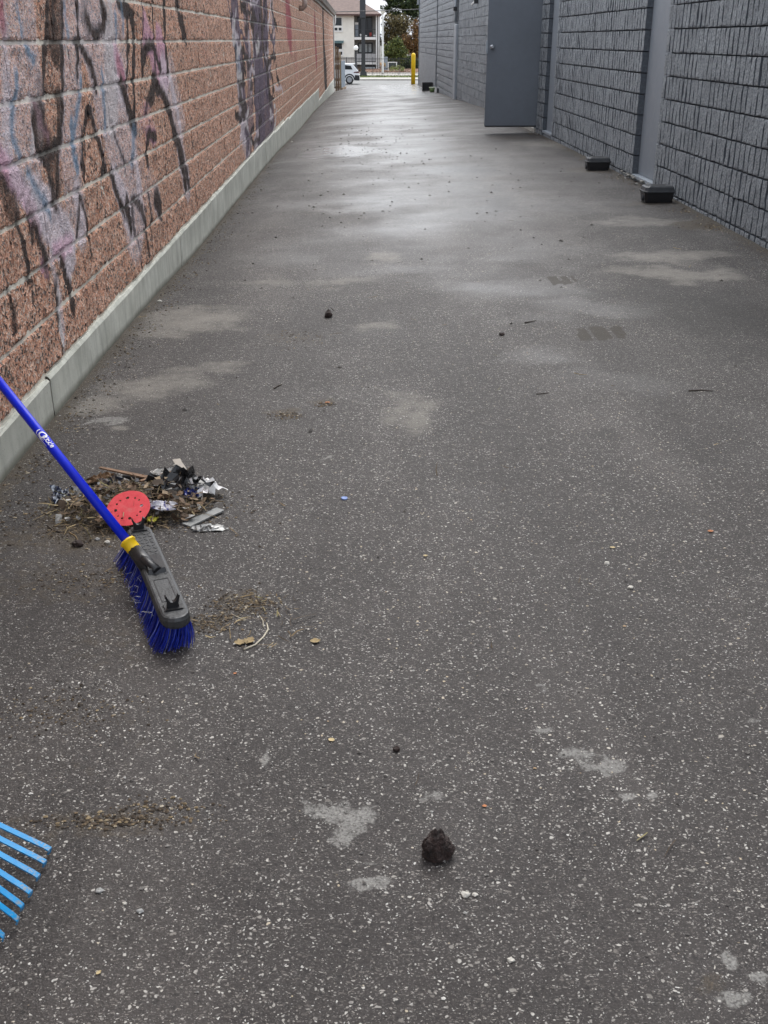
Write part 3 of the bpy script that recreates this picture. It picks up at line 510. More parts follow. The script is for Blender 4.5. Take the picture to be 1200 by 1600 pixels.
# footing: slightly proud sections with board marks and pour joints
segs = []; y = -2.0; k = 0
cuts = [2.9, 4.05, 5.0, 6.2, 7.4, 9.1, 10.3, 12.4, 14.8, 16.6, 20.0, 23.5, 28.0, 32.0, 36.0, 44.0, 52.0, END_L]
a = -2.0
for i, c in enumerate(cuts):
    zt = foot_top((a + c) / 2) - .004 + random.uniform(-.006, .004); zb = -1.6
    ys_ = np.arange(a, c - .004, .12 if c < 17 else .5).tolist() + [c - (.005 if i == 1 else .0015)]
    zz = [zb] + list(np.linspace(min(gz(WALL_L, a), gz(WALL_L, c)) - .06, zt - .014, 7)) + [zt]
    V, F = [], []
    xo = WALL_L + .012 + random.uniform(-.003, .003)
    for z in zz:
        for yy in ys_: V.append((xo - (.010 if z == zt else 0) + .004 * (mnoise.noise((yy * 3, z * 5, 2.2))), yy, z + (random.uniform(-.008, .004) if z == zt else 0)))
    n = len(ys_)
    for yy in ys_: V.append((WALL_L - .06, yy, zt))
    for j in range(len(zz)):
        for q in range(n - 1): F.append((j * n + q, j * n + q + 1, (j + 1) * n + q + 1, (j + 1) * n + q))
    me = from_arrays('footing_section', V, F)
    low = [max(0.0, 1 - (v[2] - float(gz(WALL_L, v[1]))) / .075) for v in V]
    set_attr(me, 'low', low)
    link('footing_section', me, M_FOUND, lb, smooth=False); a = c
# building body, soffit, fascia and gutter
TOPL = (59.864, 2.425)[1]
boxobj('wall', (-9.0, WALL_L - .05, -2.0, END_L, -1.6, 2.56), M_MORTAR, lb)
boxobj('end_wall', (-9.0, WALL_L + .004, END_L, END_L + .05, -1.9, 2.56), M_SPLIT, lb)
boxobj('fascia', (WALL_L - .02, WALL_L + .045, -2.2, END_L + .12, TOPL, TOPL + .20), simple('off_white_fascia', (.46, .44, .40), .6, .2, 3), lb)
def gut(bm):
    prism(bm, [(WALL_L + .05, TOPL + .08), (WALL_L + .13, TOPL + .08), (WALL_L + .19, TOPL + .22), (WALL_L + .05, TOPL + .22)], 'y', -2.2, END_L + .3)
quick('gutter', gut, simple('taupe_gutter', (.20, .175, .155), .45, .2, 5), lb)
def roofl(bm): prism(bm, [(WALL_L + .10, TOPL + .24), (-9.2, TOPL + .9), (-9.2, TOPL + .2), (WALL_L + .04, TOPL + .2)], 'y', -2.3, END_L + .25)
quick('roof', roofl, M_ROOF, lb)
quick('downspout', lambda bm: tube(bm, [(WALL_L + .13, END_L + .12, TOPL + .1), (WALL_L + .12, END_L + .14, TOPL - .25), (WALL_L + .03, END_L + .14, TOPL - .45), (WALL_L + .03, END_L + .14, -.9)], .04), M_WHITE, lb)
# pipe elbow sticking out of the wall under the gutter
ep = (25.043, 2.050)
quick('pipe_elbow', lambda bm: tube(bm, [(WALL_L - .02, ep[0], ep[1] - .06), (WALL_L + .07, ep[0], ep[1] - .06), (WALL_L + .12, ep[0], ep[1] - .02), (WALL_L + .13, ep[0], ep[1] + .12)], .055, 10), simple('taupe_pipe', (.34, .26, .22), .5, .2, 8), lb, True)
# ------------------------------------------------------------------ right building: blue-grey painted ribbed block
rb = thing('painted_block_building', 'tall blue grey painted building of ribbed rough block with smooth strips', 'building', (WALL_R, 2.0, 0.0))
RZ0 = .063; RTOP = 3.6; PIT = .1125
SIDE = [(-2.0, 10.73), (11.57, 16.66), (17.45, 18.17), (19.2, 33.0), (33.75, 41.6), (42.15, END_R)]   # runs of block between the strips
def rib_mesh(seed, ln, ribs, ny, nz):
    """one ribbed block: each rib a broken stone bar with a saw slot between it and the next; local origin at its lower near corner, facing -X"""
    V, F = [], []; p = ln / ribs
    for k in range(ribs):
        v, f = rough_face(k * p + .0095 + .0012 * math.sin(seed * 3.7 + k * 2.1), (k + 1) * p - .0095 + .0012 * math.sin(seed * 1.9 + k), 0, .190, ny, nz, 0.0, seed * 17 + k, .0095, -1, .009, .075, .0015)
        o = len(V); V += v; F += [tuple(q + o for q in g) for g in f]
    return V, F
def groove_faces(me, ribs, ny, nz):                                    # darker material on all rib sides: the slots' shade put into the colour
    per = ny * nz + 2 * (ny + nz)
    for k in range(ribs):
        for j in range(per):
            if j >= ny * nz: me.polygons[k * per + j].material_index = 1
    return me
M_GROOVE = simple('slot_shade_grey', (.085, .096, .112), .95, .4, 40)  # deeper grey for the rib sides, painted-in shade of the slots
variants = []
for s in range(14):
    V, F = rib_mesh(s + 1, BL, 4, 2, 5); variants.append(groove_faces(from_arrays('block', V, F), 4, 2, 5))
rblocks = []
for (a, b) in SIDE:
    for k in range(-6, 22):
        z0 = RZ0 + CRS * k + .0075
        if z0 + .1 < float(gz(WALL_R, (a + b) / 2)) - .12: continue
        if z0 + BH > RTOP: continue
        y = a; first = k % 2
        while y < b - .06:
            ln = min(BL / 2 if first else BL, b - y); first = 0; rblocks.append((y, ln, z0)); y += ln
def seen_r(b): c = b[0] + b[1] / 2; return c > 7.0 and b[2] < 1.376 + c * .034 + .02 and b[2] + BH > float(gz(WALL_R, c))
rnear = set(sorted([b for b in rblocks if seen_r(b)], key=lambda b: b[0])[:296])
cut = {}
rr = random.Random(4)
for b in sorted(rnear):
    y, ln, z0 = b
    if ln > BL - .01: me = rr.choice(variants)
    else:
        key = round(ln, 3)
        if key not in cut:
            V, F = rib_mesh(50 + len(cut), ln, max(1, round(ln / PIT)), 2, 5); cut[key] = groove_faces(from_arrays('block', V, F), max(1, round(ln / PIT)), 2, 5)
        me = cut[key]
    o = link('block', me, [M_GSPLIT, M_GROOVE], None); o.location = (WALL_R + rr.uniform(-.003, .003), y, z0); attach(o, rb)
V, F = [], []
for i, (y, ln, z0) in enumerate(rblocks):
    if (y, ln, z0) in rnear: continue
    if y < 34 and y > 5:
        v, f = rib_mesh(300 + i % 40, ln, max(1, round(ln / PIT)), 1, 2)
        v = [(q[0] + WALL_R, q[1] + y, q[2] + z0) for q in v]
    else:
        v, f = rough_face(y + .002, y + ln - .002, z0, z0 + BH, 3, 2, WALL_R, 700 + i, .008, -1, .006, .075)
    o = len(V); V += v; F += [tuple(q + o for q in g) for g in f]
stuff(link('far_blocks', from_arrays('far_blocks', V, F), M_GSPLIT, rb))
# joint backing with the strip recesses and the doorway left open
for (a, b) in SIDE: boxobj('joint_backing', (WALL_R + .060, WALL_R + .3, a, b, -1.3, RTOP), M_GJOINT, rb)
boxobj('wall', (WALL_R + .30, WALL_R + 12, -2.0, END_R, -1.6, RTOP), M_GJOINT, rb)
boxobj('parapet', (WALL_R - .05, WALL_R + 12.02, -2.05, END_R + .05, RTOP, RTOP + .25), M_GTRIM, rb)
boxobj('end_wall', (WALL_R - .01, WALL_R + 12, END_R + .003, END_R + .16, -1.9, RTOP - .01), M_GPANEL, rb)
for (a, b) in ((10.73, 11.57), (16.66, 17.45)):
    boxobj('smooth_strip', (WALL_R + .062, WALL_R + .29, a + .004, b - .004, .09, RTOP - .01), M_GPANEL, rb)
    boxobj('strip_sill', (WALL_R - .005, WALL_R + .28, a + .006, b - .006, .055, .085), M_GTRIM, rb)
for a, b in ((-2.0, 10.735), (10.74, 11.56), (11.565, 18.2), (19.22, 33.0), (33.0, 41.6), (41.6, END_R)):
    zt = RZ0 - .004 if b < 19 else (RZ0 - .2 if b < 34 else RZ0 - .4 if b < 42 else RZ0 - .6)
    ys_ = np.linspace(a, b, max(2, int((b - a) / .18)) + 1); V, F = [], []
    for j, z in enumerate((-1.5, -.1, .0, zt)):
        for yy in ys_: V.append((WALL_R + (.006 if j < 3 else .018) + .014 * mnoise.noise((yy * 6, z * 9, 1.0)), yy, min(z, zt)))
    n = len(ys_)
    for yy in ys_: V.append((WALL_R + .05, yy, zt))
    for j in range(4):
        for q in range(n - 1): F.append((j * n + q + 1, j * n + q, (j + 1) * n + q, (j + 1) * n + q + 1))
    me = from_arrays('footing', V, F); set_attr(me, 'low', [0.35] * len(V)); link('footing', me, concrete_material('painted_footing', (.14, .155, .17), (.23, .245, .26), .3) if a < 0 else bpy.data.materials['painted_footing'], rb)
# drain pipe with its conduit, panel gap and corner downspout
def pipe(bm):
    box(bm, WALL_R - .07, WALL_R + .02, 33.06, 33.66, -.4, (33.523, 1.781)[1]); bevel(bm, .02)
quick('drain_pipe', pipe, M_GTRIM, rb)
quick('conduit', lambda bm: tube(bm, [(WALL_R - .05, 33.5, (33.534, 1.815)[1]), (WALL_R - .05, 33.5, (33.676, 2.252)[1]), (WALL_R - .05, 33.5, RTOP - .3)], .03), M_GTRIM, rb)
boxobj('junction_box', (WALL_R - .12, WALL_R - .01, 33.38, 33.62, (33.638, 2.134)[1], (33.671, 2.235)[1]), M_DARKM, rb)
boxobj('flush_panel', (WALL_R - .006, WALL_R + .02, 42.18, 53.3, -1.2, .72), M_GSPLIT, rb)
boxobj('corner_downspout', (WALL_R - .12, WALL_R - .02, END_R - .02, END_R + .12, 1.45 + 1.4, RTOP), M_GTRIM, rb)
boxobj('corner_trim', (WALL_R - .03, WALL_R + .02, END_R + .01, END_R + .09, -1.2, RTOP), simple('blue_grey_corner', (.17, .21, .25), .5), rb)
# doorway: frame, dark room, and the door leaf standing open square to the wall
boxobj('door_frame', (WALL_R - .01, WALL_R + .12, 18.26, 18.30, .02, 2.3), M_GTRIM, rb)
boxobj('door_frame', (WALL_R - .01, WALL_R + .12, 19.15, 19.2, .02, 2.3), M_GTRIM, rb)
boxobj('door_head', (WALL_R - .01, WALL_R + .12, 18.26, 19.2, 2.305, 2.40), M_GTRIM, rb)
boxobj('lintel', (WALL_R - .004, WALL_R + .3, 18.175, 19.195, 2.405, RTOP - .01), M_GPANEL, rb)
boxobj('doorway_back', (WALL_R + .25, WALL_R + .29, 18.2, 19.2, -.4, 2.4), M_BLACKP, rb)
boxobj('door_step', (WALL_R - .02, WALL_R + .24, 18.19, 19.21, -.6, .05), M_CONC, rb)
DX0, DX1, DY, DZ0, DZ1 = 2.055, 2.925, 18.20, .090, 2.27
door = boxobj('door', (DX0, DX1, DY, DY + .045, DZ0, DZ1), M_GDOOR, rb, .003)
kz = 1.272
def knob(bm):
    for (s, yb) in ((-1, DY),):
        tube(bm, [(DX0 + .075, yb + .002, kz), (DX0 + .075, yb - .008, kz)], .036, 16)
        tube(bm, [(DX0 + .075, yb - .004, kz), (DX0 + .075, yb - .035, kz), (DX0 + .075, yb - .045, kz), (DX0 + .075, yb - .072, kz), (DX0 + .075, yb - .08, kz)], [.014, .014, .030, .032, .018], 14)
quick('knob', knob, M_STEEL, door)
boxobj('latch_guard', (DX0 - .022, DX0 + .012, DY - .012, DY + .05, kz - .10, kz + .09), M_GTRIM, door, .004)
for hz_ in (.35, 1.2, 2.05): quick('hinge', lambda bm: tube(bm, [(DX1 + .004, DY + .02, hz_ - .05), (DX1 + .004, DY + .02, hz_ + .05)], .011), M_STEEL, door)
boxobj('door_sweep', (DX0 + .01, DX1 - .01, DY - .006, DY - .001, DZ0 - .012, DZ0 + .012), M_DARKM, door)
# small wall lamp beyond the door
lx = (27.829, 2.182)
boxobj('lamp_bracket', (WALL_R - .10, WALL_R, lx[0] - .05, lx[0] + .05, lx[1] - .02, lx[1] + .30), M_DARKM, rb)
quick('lamp_arm', lambda bm: tube(bm, [(WALL_R - .05, lx[0], lx[1] + .05), (WALL_R - .16, lx[0], lx[1] - .05)], .022), M_WHITE, rb)

# rubble of light stones against the footing
def stone_mesh(seed, sx, sy, sz, n=2):
    bm = bmesh.new(); bmesh.ops.create_icosphere(bm, subdivisions=n, radius=1.0)
    for v in bm.verts:
        d = 1 + .45 * mnoise.noise(v.co * 1.3 + Vector((seed * 3.1, seed, 0))) + .2 * mnoise.noise(v.co * 3.1 + Vector((seed, 9, seed)))
        v.co = Vector((v.co.x * sx * d, v.co.y * sy * d, v.co.z * sz * d))
    return mesh_from('stone', bm)
M_STONE = simple('pale_stone', (.27, .26, .235), .85, .35, 30, .5, 90)
V, F = [], []
for i in range(46):
    y = random.uniform(10.75, 12.0) if i < 34 else random.uniform(17.6, 18.5); s = random.uniform(.008, .022)
    x = WALL_R - random.uniform(0, .07); me = stone_mesh(i, s, s * random.uniform(.6, 1.3), s * .7, 1)
    o = len(V); z = gh(x, y) + s * .3 + (.03 if x > WALL_R - .03 else 0)
    V += [(v.co.x + x, v.co.y + y, v.co.z + z) for v in me.vertices]; F += [tuple(q + o for q in p.vertices) for p in me.polygons]; bpy.data.meshes.remove(me)
stuff(tag(link('stone_rubble', from_arrays('stone_rubble', V, F), M_STONE), 'broken pale stones lying along the foot of the grey wall below the smooth strips', 'rubble'))
# ------------------------------------------------------------------ bait boxes along the grey wall
def bait_box(name, cx, cy, label, rot, sc_=1.0):
    z = gh(cx, cy) + .001
    t = thing(name, label, 'bait box', (cx, cy, z), 'bait boxes at the foot of the grey wall')
    def ring(bm, w, d, zz, ch): # chamfered rectangle
        P = [(-w + ch, -d), (w - ch, -d), (w, -d + ch), (w, d - ch), (w - ch, d), (-w + ch, d), (-w, d - ch), (-w, -d + ch)]
        c, s = math.cos(rot), math.sin(rot)
        return [bm.verts.new((cx + (p[0] * c - p[1] * s) * sc_, cy + (p[0] * s + p[1] * c) * sc_, z + zz * sc_)) for p in P]
    def loft(bm, rows):
        rs = [ring(bm, *r) for r in rows]
        for a, b in zip(rs, rs[1:]):
            for k in range(8): bm.faces.new((a[k], a[(k + 1) % 8], b[(k + 1) % 8], b[k]))
        bm.faces.new(rs[0][::-1]); bm.faces.new(rs[-1])
    quick('body', lambda bm: loft(bm, [(.118, .085, .0, .02), (.126, .09, .03, .022), (.136, .098, .088, .025)]), M_BLACKP, t)
    quick('lip', lambda bm: loft(bm, [(.143, .104, .088, .025), (.145, .106, .092, .026), (.145, .106, .100, .026), (.140, .102, .102, .025)]), M_CHARP, t)
    lid = quick('lid', lambda bm: loft(bm, [(.136, .098, .102, .025), (.128, .092, .132, .024), (.116, .082, .142, .024), (.112, .078, .143, .022)]), M_CHARP, t)
    quick('lid_rib', lambda bm: loft(bm, [(.066, .020, .1435, .008), (.064, .018, .147, .008)]), M_BLACKP, t)
    for s in (-1, 1):
        c, s_ = math.cos(rot), math.sin(rot)
        px, py = s * .138, 0
        quick('entry_hole', lambda bm: tube(bm, [(cx + (px * c - py * s_) * sc_, cy + (px * s_ + py * c) * sc_, z + .035 * sc_), (cx + ((px - s * .02) * c) * sc_, cy + (px * s_) * sc_, z + .035 * sc_)], .026 * sc_, 12), M_DARKM, t)
bait_box('bait_box', 2.69, 9.80, 'larger nearer black lidded bait box below the smooth strip of the grey wall', .02)
bait_box('bait_box', 2.715, 12.50, 'smaller farther black lidded bait box against the ribbed grey wall', -.03, .97)

# ------------------------------------------------------------------ push broom leaning on the salmon wall
A0, A1 = Vector(((-0.643, 2.761, 0.110)[0], (-0.643, 2.761, 0.110)[1], 0)), Vector(((-0.445, 2.226, 0.110)[0], (-0.445, 2.226, 0.110)[1], 0))
ax = (A1 - A0); HL = ax.length; ax.normalize(); sd_ = Vector((ax.y, -ax.x, 0))     # sd_ points to the photo's left / wall side
if sd_.x > 0: sd_ = -sd_
gzb = gh(-.54, 2.5) + .002
broom = thing('push_broom', 'push broom with blue handle, yellow collar, black head and blue bristles', 'broom', (-.55, 2.5, gzb))
HB, HT = gzb + .068, gzb + .098
def bp(u, w, z): return A0 + ax * u + sd_ * w + Vector((0, 0, z))
def outline(u0, u1, w, n=7):
    P = []
    for k in range(n + 1): a = -math.pi / 2 + math.pi * k / n; P.append((u1 - w + w * math.cos(a), w * math.sin(a)))
    for k in range(n + 1): a = math.pi / 2 + math.pi * k / n; P.append((u0 + w + w * math.cos(a), w * math.sin(a)))
    return P
def head(bm):
    rows = [(.0, .033, HB), (-.002, .0365, HB + .006), (-.002, .0365, HT - .010), (.002, .033, HT - .002), (.006, .028, HT)]
    rs = []
    for (du, w, z) in rows: rs.append([bm.verts.new(bp(p[0], p[1], z)) for p in outline(du, HL - du, w)])
    n = len(rs[0])
    for a, b in zip(rs, rs[1:]):
        for k in range(n): bm.faces.new((a[k], a[(k + 1) % n], b[(k + 1) % n], b[k]))
    bm.faces.new(rs[0][::-1]); bm.faces.new(rs[-1])
def head_material():
    m = NT('worn_grey_black_plastic'); P = m.n('ShaderNodeTexCoord').outputs['Object']
    n = m.noise(P, 24, 6, .7); g = m.noise(P, 160, 3); sc1 = m.noise(m.mapped(P, (20, 70, 20)), 3.0, 4)
    c = m.mix(m.mr(n, .3, .7), (.016, .017, .018), (.050, .052, .055)); c = m.mix(m.mr(sc1, .60, .72, 0, .5), c, (.02, .02, .02)); c = m.mix(m.mr(g, .66, .74, 0, .5), c, (.25, .25, .24))
    return m.set(base=c, rough=m.mr(n, .2, .8, .32, .55), normal=m.bump(m.math('ADD', n, g), .4, .003))
M_HEAD = head_material()
head_o = quick('head', head, M_HEAD, broom)
# moulded diamond tread and label recess on the top of the head
def treads(bm):
    k = 0
    for u in np.arange(.045, HL - .04, .020):
        for w in (-.020, -.007, .007, .020):
            if HL * .60 < u < HL * .86 and abs(w) < .021: continue
            if .22 < u < .34 and w > -.01: continue
            a = .7 if k % 2 else -.7; k += 1
            c, s = math.cos(a) * .006, math.sin(a) * .006
            p = [bp(u - c - s * .25, w - s + c * .25, HT), bp(u + c - s * .25, w + s + c * .25, HT), bp(u + c + s * .25, w + s - c * .25, HT), bp(u - c + s * .25, w - s - c * .25, HT)]
            q = [v + Vector((0, 0, .0014)) for v in p]; vv = [bm.verts.new(x) for x in p + q]
            bm.faces.new(vv[4:]); [bm.faces.new((vv[i], vv[(i + 1) % 4], vv[4 + (i + 1) % 4], vv[4 + i])) for i in range(4)]
        k += 1
stuff(quick('tread_marks', treads, M_CHARP, head_o))
def frame(bm):
    u0, u1, w0, w1, t = HL * .62, HL * .84, -.020, .020, .0025
    for (a, b, c, d) in ((u0, u1, w0, w0 + t), (u0, u1, w1 - t, w1), (u0, u0 + t, w0 + t, w1 - t), (u1 - t, u1, w0 + t, w1 - t)):
        vv = [bm.verts.new(bp(x, y, z)) for z in (HT, HT + .0012) for x, y in ((a, c), (b, c), (b, d), (a, d))]
        bm.faces.new(vv[4:]); [bm.faces.new((vv[i], vv[(i + 1) % 4], vv[4 + (i + 1) % 4], vv[4 + i])) for i in range(4)]
quick('label_recess', frame, M_BLACKP, head_o)
# two forked handle clips standing on the head
def clip(u):
    def fn(bm):
        P = [(-.015, 0), (.015, 0), (.0135, .014), (.0185, .034), (.0145, .036), (.010, .024), (.0055, .0185), (0, .017), (-.0055, .0185), (-.010, .024), (-.0145, .036), (-.0185, .034), (-.0135, .014)]
        a = [bm.verts.new(bp(u - .006, p[0], HT + p[1])) for p in P]; b = [bm.verts.new(bp(u + .006, p[0], HT + p[1])) for p in P]
        n = len(P); bm.faces.new(a); bm.faces.new(b[::-1]); [bm.faces.new((a[k], b[k], b[(k + 1) % n], a[(k + 1) % n])) for k in range(n)]
        vv = [bm.verts.new(bp(u + x, y, HT + z)) for z in (0, .004) for x, y in ((-.016, -.021), (.016, -.021), (.016, .021), (-.016, .021))]
        bm.faces.new(vv[4:]); [bm.faces.new((vv[i], vv[(i + 1) % 4], vv[4 + (i + 1) % 4], vv[4 + i])) for i in range(4)]
    quick('handle_clip', fn, M_BLACKP, broom)
clip(.030); clip(HL - .055)
# socket, yellow collar, handle
S0 = bp(HL * .47, .012, HT - .012); T1 = Vector((WALL_L + .016, 0, 0))
P1 = Vector((-1.013, 2.893, .487)); hd = (P1 - S0).normalized(); hl = (T1.x - S0.x) / hd.x
def bolt_plate(bm):
    vv = [bm.verts.new(bp(HL * .46 + x, y, HT + z)) for z, k in ((-.002, 1), (.012, .86)) for x, y in ((-.040 * k, -.024 * k), (.060 * k, -.024 * k), (.060 * k, .026 * k), (-.040 * k, .026 * k))]
    bm.faces.new(vv[4:]); [bm.faces.new((vv[i], vv[(i + 1) % 4], vv[4 + (i + 1) % 4], vv[4 + i])) for i in range(4)]
    tube(bm, [S0 - hd * .004, S0 + hd * .02, S0 + hd * .075], [.026, .0225, .0185], 14)
    # side gusset
    g = sd_ * .024
    tube(bm, [bp(HL * .46 + .055, 0, HT + .004), S0 + hd * .055], [.014, .012], 6)
quick('socket', bolt_plate, M_BLACKP, broom)
def collar(bm):
    tube(bm, [S0 + hd * .072, S0 + hd * .074, S0 + hd * .098, S0 + hd * .0985, S0 + hd * .104, S0 + hd * .1045], [.0185, .0198, .0198, .0222, .0222, .0135], 8)
quick('collar', collar, M_YELLOW, broom)
def handle_mat():
    m = NT('blue_handle_coating'); P = m.n('ShaderNodeTexCoord').outputs['Object']; n = m.noise(P, 14, 4); g = m.noise(P, 120, 3)
    c = m.mix(m.mr(n, .3, .7), (.003, .014, .50), (.005, .024, .62)); c = m.mix(m.mr(g, .70, .78, 0, .35), c, (.05, .06, .3))
    return m.set(base=c, rough=m.mr(n, .2, .8, .32, .48), spec=.25, normal=m.bump(g, .05, .002))
M_HANDLE = handle_mat()
HR = .0128
handle_o = quick('handle', lambda bm: tube(bm, [S0 + hd * .10, S0 + hd * .5, S0 + hd * hl], HR, 20), M_HANDLE, broom)
# brand lettering wrapped round the handle
def wrap_text(body, size, along0, ang0, mat, name, flat=None):
    if flat is None:
        cu = bpy.data.curves.new('lettering', 'FONT'); cu.body = body; cu.size = size; cu.shear = .25; cu.offset = .0006
        to = bpy.data.objects.new('lettering', cu); COL.objects.link(to)
        dg = bpy.context.evaluated_depsgraph_get(); me = bpy.data.meshes.new_from_object(to.evaluated_get(dg)); bpy.data.objects.remove(to); bpy.data.curves.remove(cu)
    else: me = flat
    view = (Vector((0, 0, 1.376)) - (S0 + hd * along0)); view -= hd * view.dot(hd); view.normalize(); side = hd.cross(view)
    for v in me.vertices:
        x, y = v.co.x, v.co.y; a = ang0 + y / (HR + .0004)
        v.co = S0 + hd * (along0 - x) + (view * math.cos(a) + side * math.sin(a)) * (HR + .0005)
    me.materials.clear(); return link(name, me, mat, handle_o)
def plain_poly(polys):
    bm = bmesh.new()
    for P in polys: bm.faces.new([bm.verts.new((p[0], p[1], 0)) for p in P])
    return mesh_from('mark', bm)

M_PRINT = simple('white_print', (.82, .82, .84), .5, .03)
LA = .517
wrap_text('Q', .030, LA, -.62, M_PRINT, 'lettering')
wrap_text('uickie', .0195, LA - .017, -.18, M_PRINT, 'lettering')
def bar(x0, x1, y0, y1, n=10):
    return [((x0 + (x1 - x0) * k / n, y0), (x0 + (x1 - x0) * (k + 1) / n, y0), (x0 + (x1 - x0) * (k + 1) / n, y1), (x0 + (x1 - x0) * k / n, y1)) for k in range(n)]
wrap_text('', 0, LA, -.85, M_PRINT, 'underline_print', plain_poly(bar(.018, .048, -.001, .001)))
wrap_text('', 0, LA, -.55, M_PRINT, 'swoosh_print', plain_poly(bar(-.004, .012, -.0035, -.0022) + [((.012, -.0035), (.03, .001), (.03, .0022), (.012, -.0022)), ((-.007, .004), (-.004, -.0035), (-.002, -.0022), (-.004, .005)), ((-.006, .012), (-.007, .004), (-.004, .005), (-.003, .013))]))
# bristles: flared tufts of thin filaments, one uncountable mass
def bristles():
    V, F, k = [], [], 0
    rows = 9
    for iw in range(rows):
        wt = (iw / (rows - 1) - .5) * .064
        for u in np.arange(.010, HL - .008, .0052):
            eu = 0
            if u < .036: lim = math.sqrt(max(0, .036 ** 2 - (.036 - u) ** 2))
            elif u > HL - .036: lim = math.sqrt(max(0, .036 ** 2 - (u - HL + .036) ** 2))
            else: lim = .036
            if abs(wt) > lim + .004: continue
            for q in range(3):
                uu = u + random.uniform(-.003, .003); ww = wt + random.uniform(-.004, .004)
                fl = (uu / HL - .5) * .10
                lean = .016 + .40 * ww + random.gauss(0, .0035)          # pushed towards the wall, as swept
                if uu < .07: lean += .010
                du = fl * .14 + random.gauss(0, .0025) - (.012 if uu > HL - .06 else 0)
                top = bp(uu, ww * .95, HB + .003); end = bp(uu + du, ww + lean, gzb + random.uniform(-.004, .006) + max(0, random.gauss(0, .004)))
                mid = top.lerp(end, .5) + sd_ * -.004 + Vector((0, 0, .002))
                a = random.uniform(0, 3.14); t = .0011
                wv = Vector((math.cos(a) * t, math.sin(a) * t, 0)); b = len(V)
                V += [top - wv, top + wv, mid - wv, mid + wv, end - wv * .7, end + wv * .7]
                F += [(b, b + 1, b + 3, b + 2), (b + 2, b + 3, b + 5, b + 4)]
    return V, F
def bristle_material():
    m = NT('blue_bristle_fibre'); g = m.n('ShaderNodeNewGeometry'); r = g.outputs['Random Per Island']
    c = m.ramp(r, [(0, (.004, .010, .16)), (.55, (.006, .018, .30)), (.86, (.012, .04, .50)), (.93, (.08, .12, .50)), (1, (.40, .42, .55))])
    return m.set(base=c, rough=.45)
V, F = bristles()
stuff(link('bristles', from_arrays('bristles', V, F), bristle_material(), broom))
# fluff caught in the bristles
def fluff(bm):
    for k in range(14):
        u = random.uniform(.10, HL * .8); p = bp(u, .060 + random.uniform(-.012, .016), gzb + random.uniform(.012, .06)); pts = [p]
        for q in range(4): pts.append(pts[-1] + Vector((random.gauss(0, .008), random.gauss(0, .008), random.gauss(-.001, .006))))
        tube(bm, pts, .0005, 3, False)
stuff(quick('caught_fluff', fluff, simple('grey_fluff', (.42, .42, .40), .9), broom))

# ------------------------------------------------------------------ leaf rake lying at the near left
TIPS = [(-0.577, 1.529, 0.016), (-0.577, 1.496, 0.016), (-0.579, 1.461, 0.016), (-0.582, 1.422, 0.016), (-0.587, 1.390, 0.016), (-0.586, 1.360, 0.016), (-0.599, 1.324, 0.016)]
OUTS = [(-0.676, 1.564, 0.044), (-0.664, 1.527, 0.044), (-0.652, 1.487, 0.044), (-0.638, 1.442, 0.044), (-0.626, 1.402, 0.044), (-0.614, 1.364, 0.044), (-0.623, 1.325, 0.044)]
HUB = Vector((-.98, 1.755, .10))
rake = thing('leaf_rake', 'worn blue leaf rake with flat tines reaching in over the asphalt', 'rake', (-.8, 1.6, 0))
def rake_material():
    m = NT('worn_blue_tine_paint'); P = m.n('ShaderNodeTexCoord').outputs['Object']; n = m.noise(P, 38, 6, .7); g = m.noise(P, 200, 3); w = m.attr('low')
    c = m.mix(m.mr(n, .3, .7), (.003, .19, .46), (.006, .26, .56)); c = m.mix(m.mr(n, .72, .76), c, (.36, .33, .28)); c = m.mix(m.mr(g, .68, .76, 0, .5), c, (.05, .06, .07))
    c = m.mix(m.math('MULTIPLY', w, m.mr(g, .45, .65)), c, (.20, .24, .27))
    return m.set(base=c, rough=.5, spec=.3, normal=m.bump(n, .15, .002))
M_RAKE = rake_material()
for t_, o_ in zip(TIPS, OUTS):
    t_, o_ = Vector(t_), Vector(o_); d = (o_ - t_).normalized(); w = d.cross(Vector((0, 0, 1))).normalized() * .0052
    L_ = 0.52
    end = o_ + d * .12
    end2 = HUB + (o_ - Vector(OUTS[3])) * .22; end2.z = .095
    pts = [t_ + Vector((0, 0, -.006)) + d * .004, t_ + Vector((0, 0, .004)), t_ + d * .012 + Vector((0, 0, .0055)), t_.lerp(o_, .5) + Vector((0, 0, .0052)), o_ + Vector((0, 0, .005)), end.lerp(end2, .35), end2]
    bm = bmesh.new(); rows = []
    for i, p in enumerate(pts):
        ww = w * (.85 if i == 0 else 1); n_ = Vector((0, 0, .0016)) if i else d * -.0016
        rows.append([bm.verts.new(q) for q in (p - ww - n_, p + ww - n_, p + ww + n_, p - ww + n_)])
    for a, b in zip(rows, rows[1:]):
        for k in range(4): bm.faces.new((a[k], a[(k + 1) % 4], b[(k + 1) % 4], b[k]))
    bm.faces.new(rows[0][::-1]); bm.faces.new(rows[-1]); bmesh.ops.recalc_face_normals(bm, faces=bm.faces)
    me = mesh_from('tine', bm); set_attr(me, 'low', [1.0 if i < 12 else (.25 if i < 16 else 0) for i in range(len(me.vertices))])
    link('tine', me, M_RAKE, rake)
hend = Vector((WALL_L + .030, HUB.y + .13, .86)); hdir = (hend - HUB).normalized()
quick('crossbar', lambda bm: tube(bm, [HUB + Vector((.075, .07, -.022)), HUB + Vector((-.01, -.10, -.022))], .006, 8), M_RAKE, rake)
quick('ferrule', lambda bm: tube(bm, [HUB - hdir * .02, HUB + hdir * .12], [.024, .015], 12), M_RAKE, rake)
quick('handle', lambda bm: tube(bm, [HUB + hdir * .10, hend], .012, 12), M_WOOD, rake)
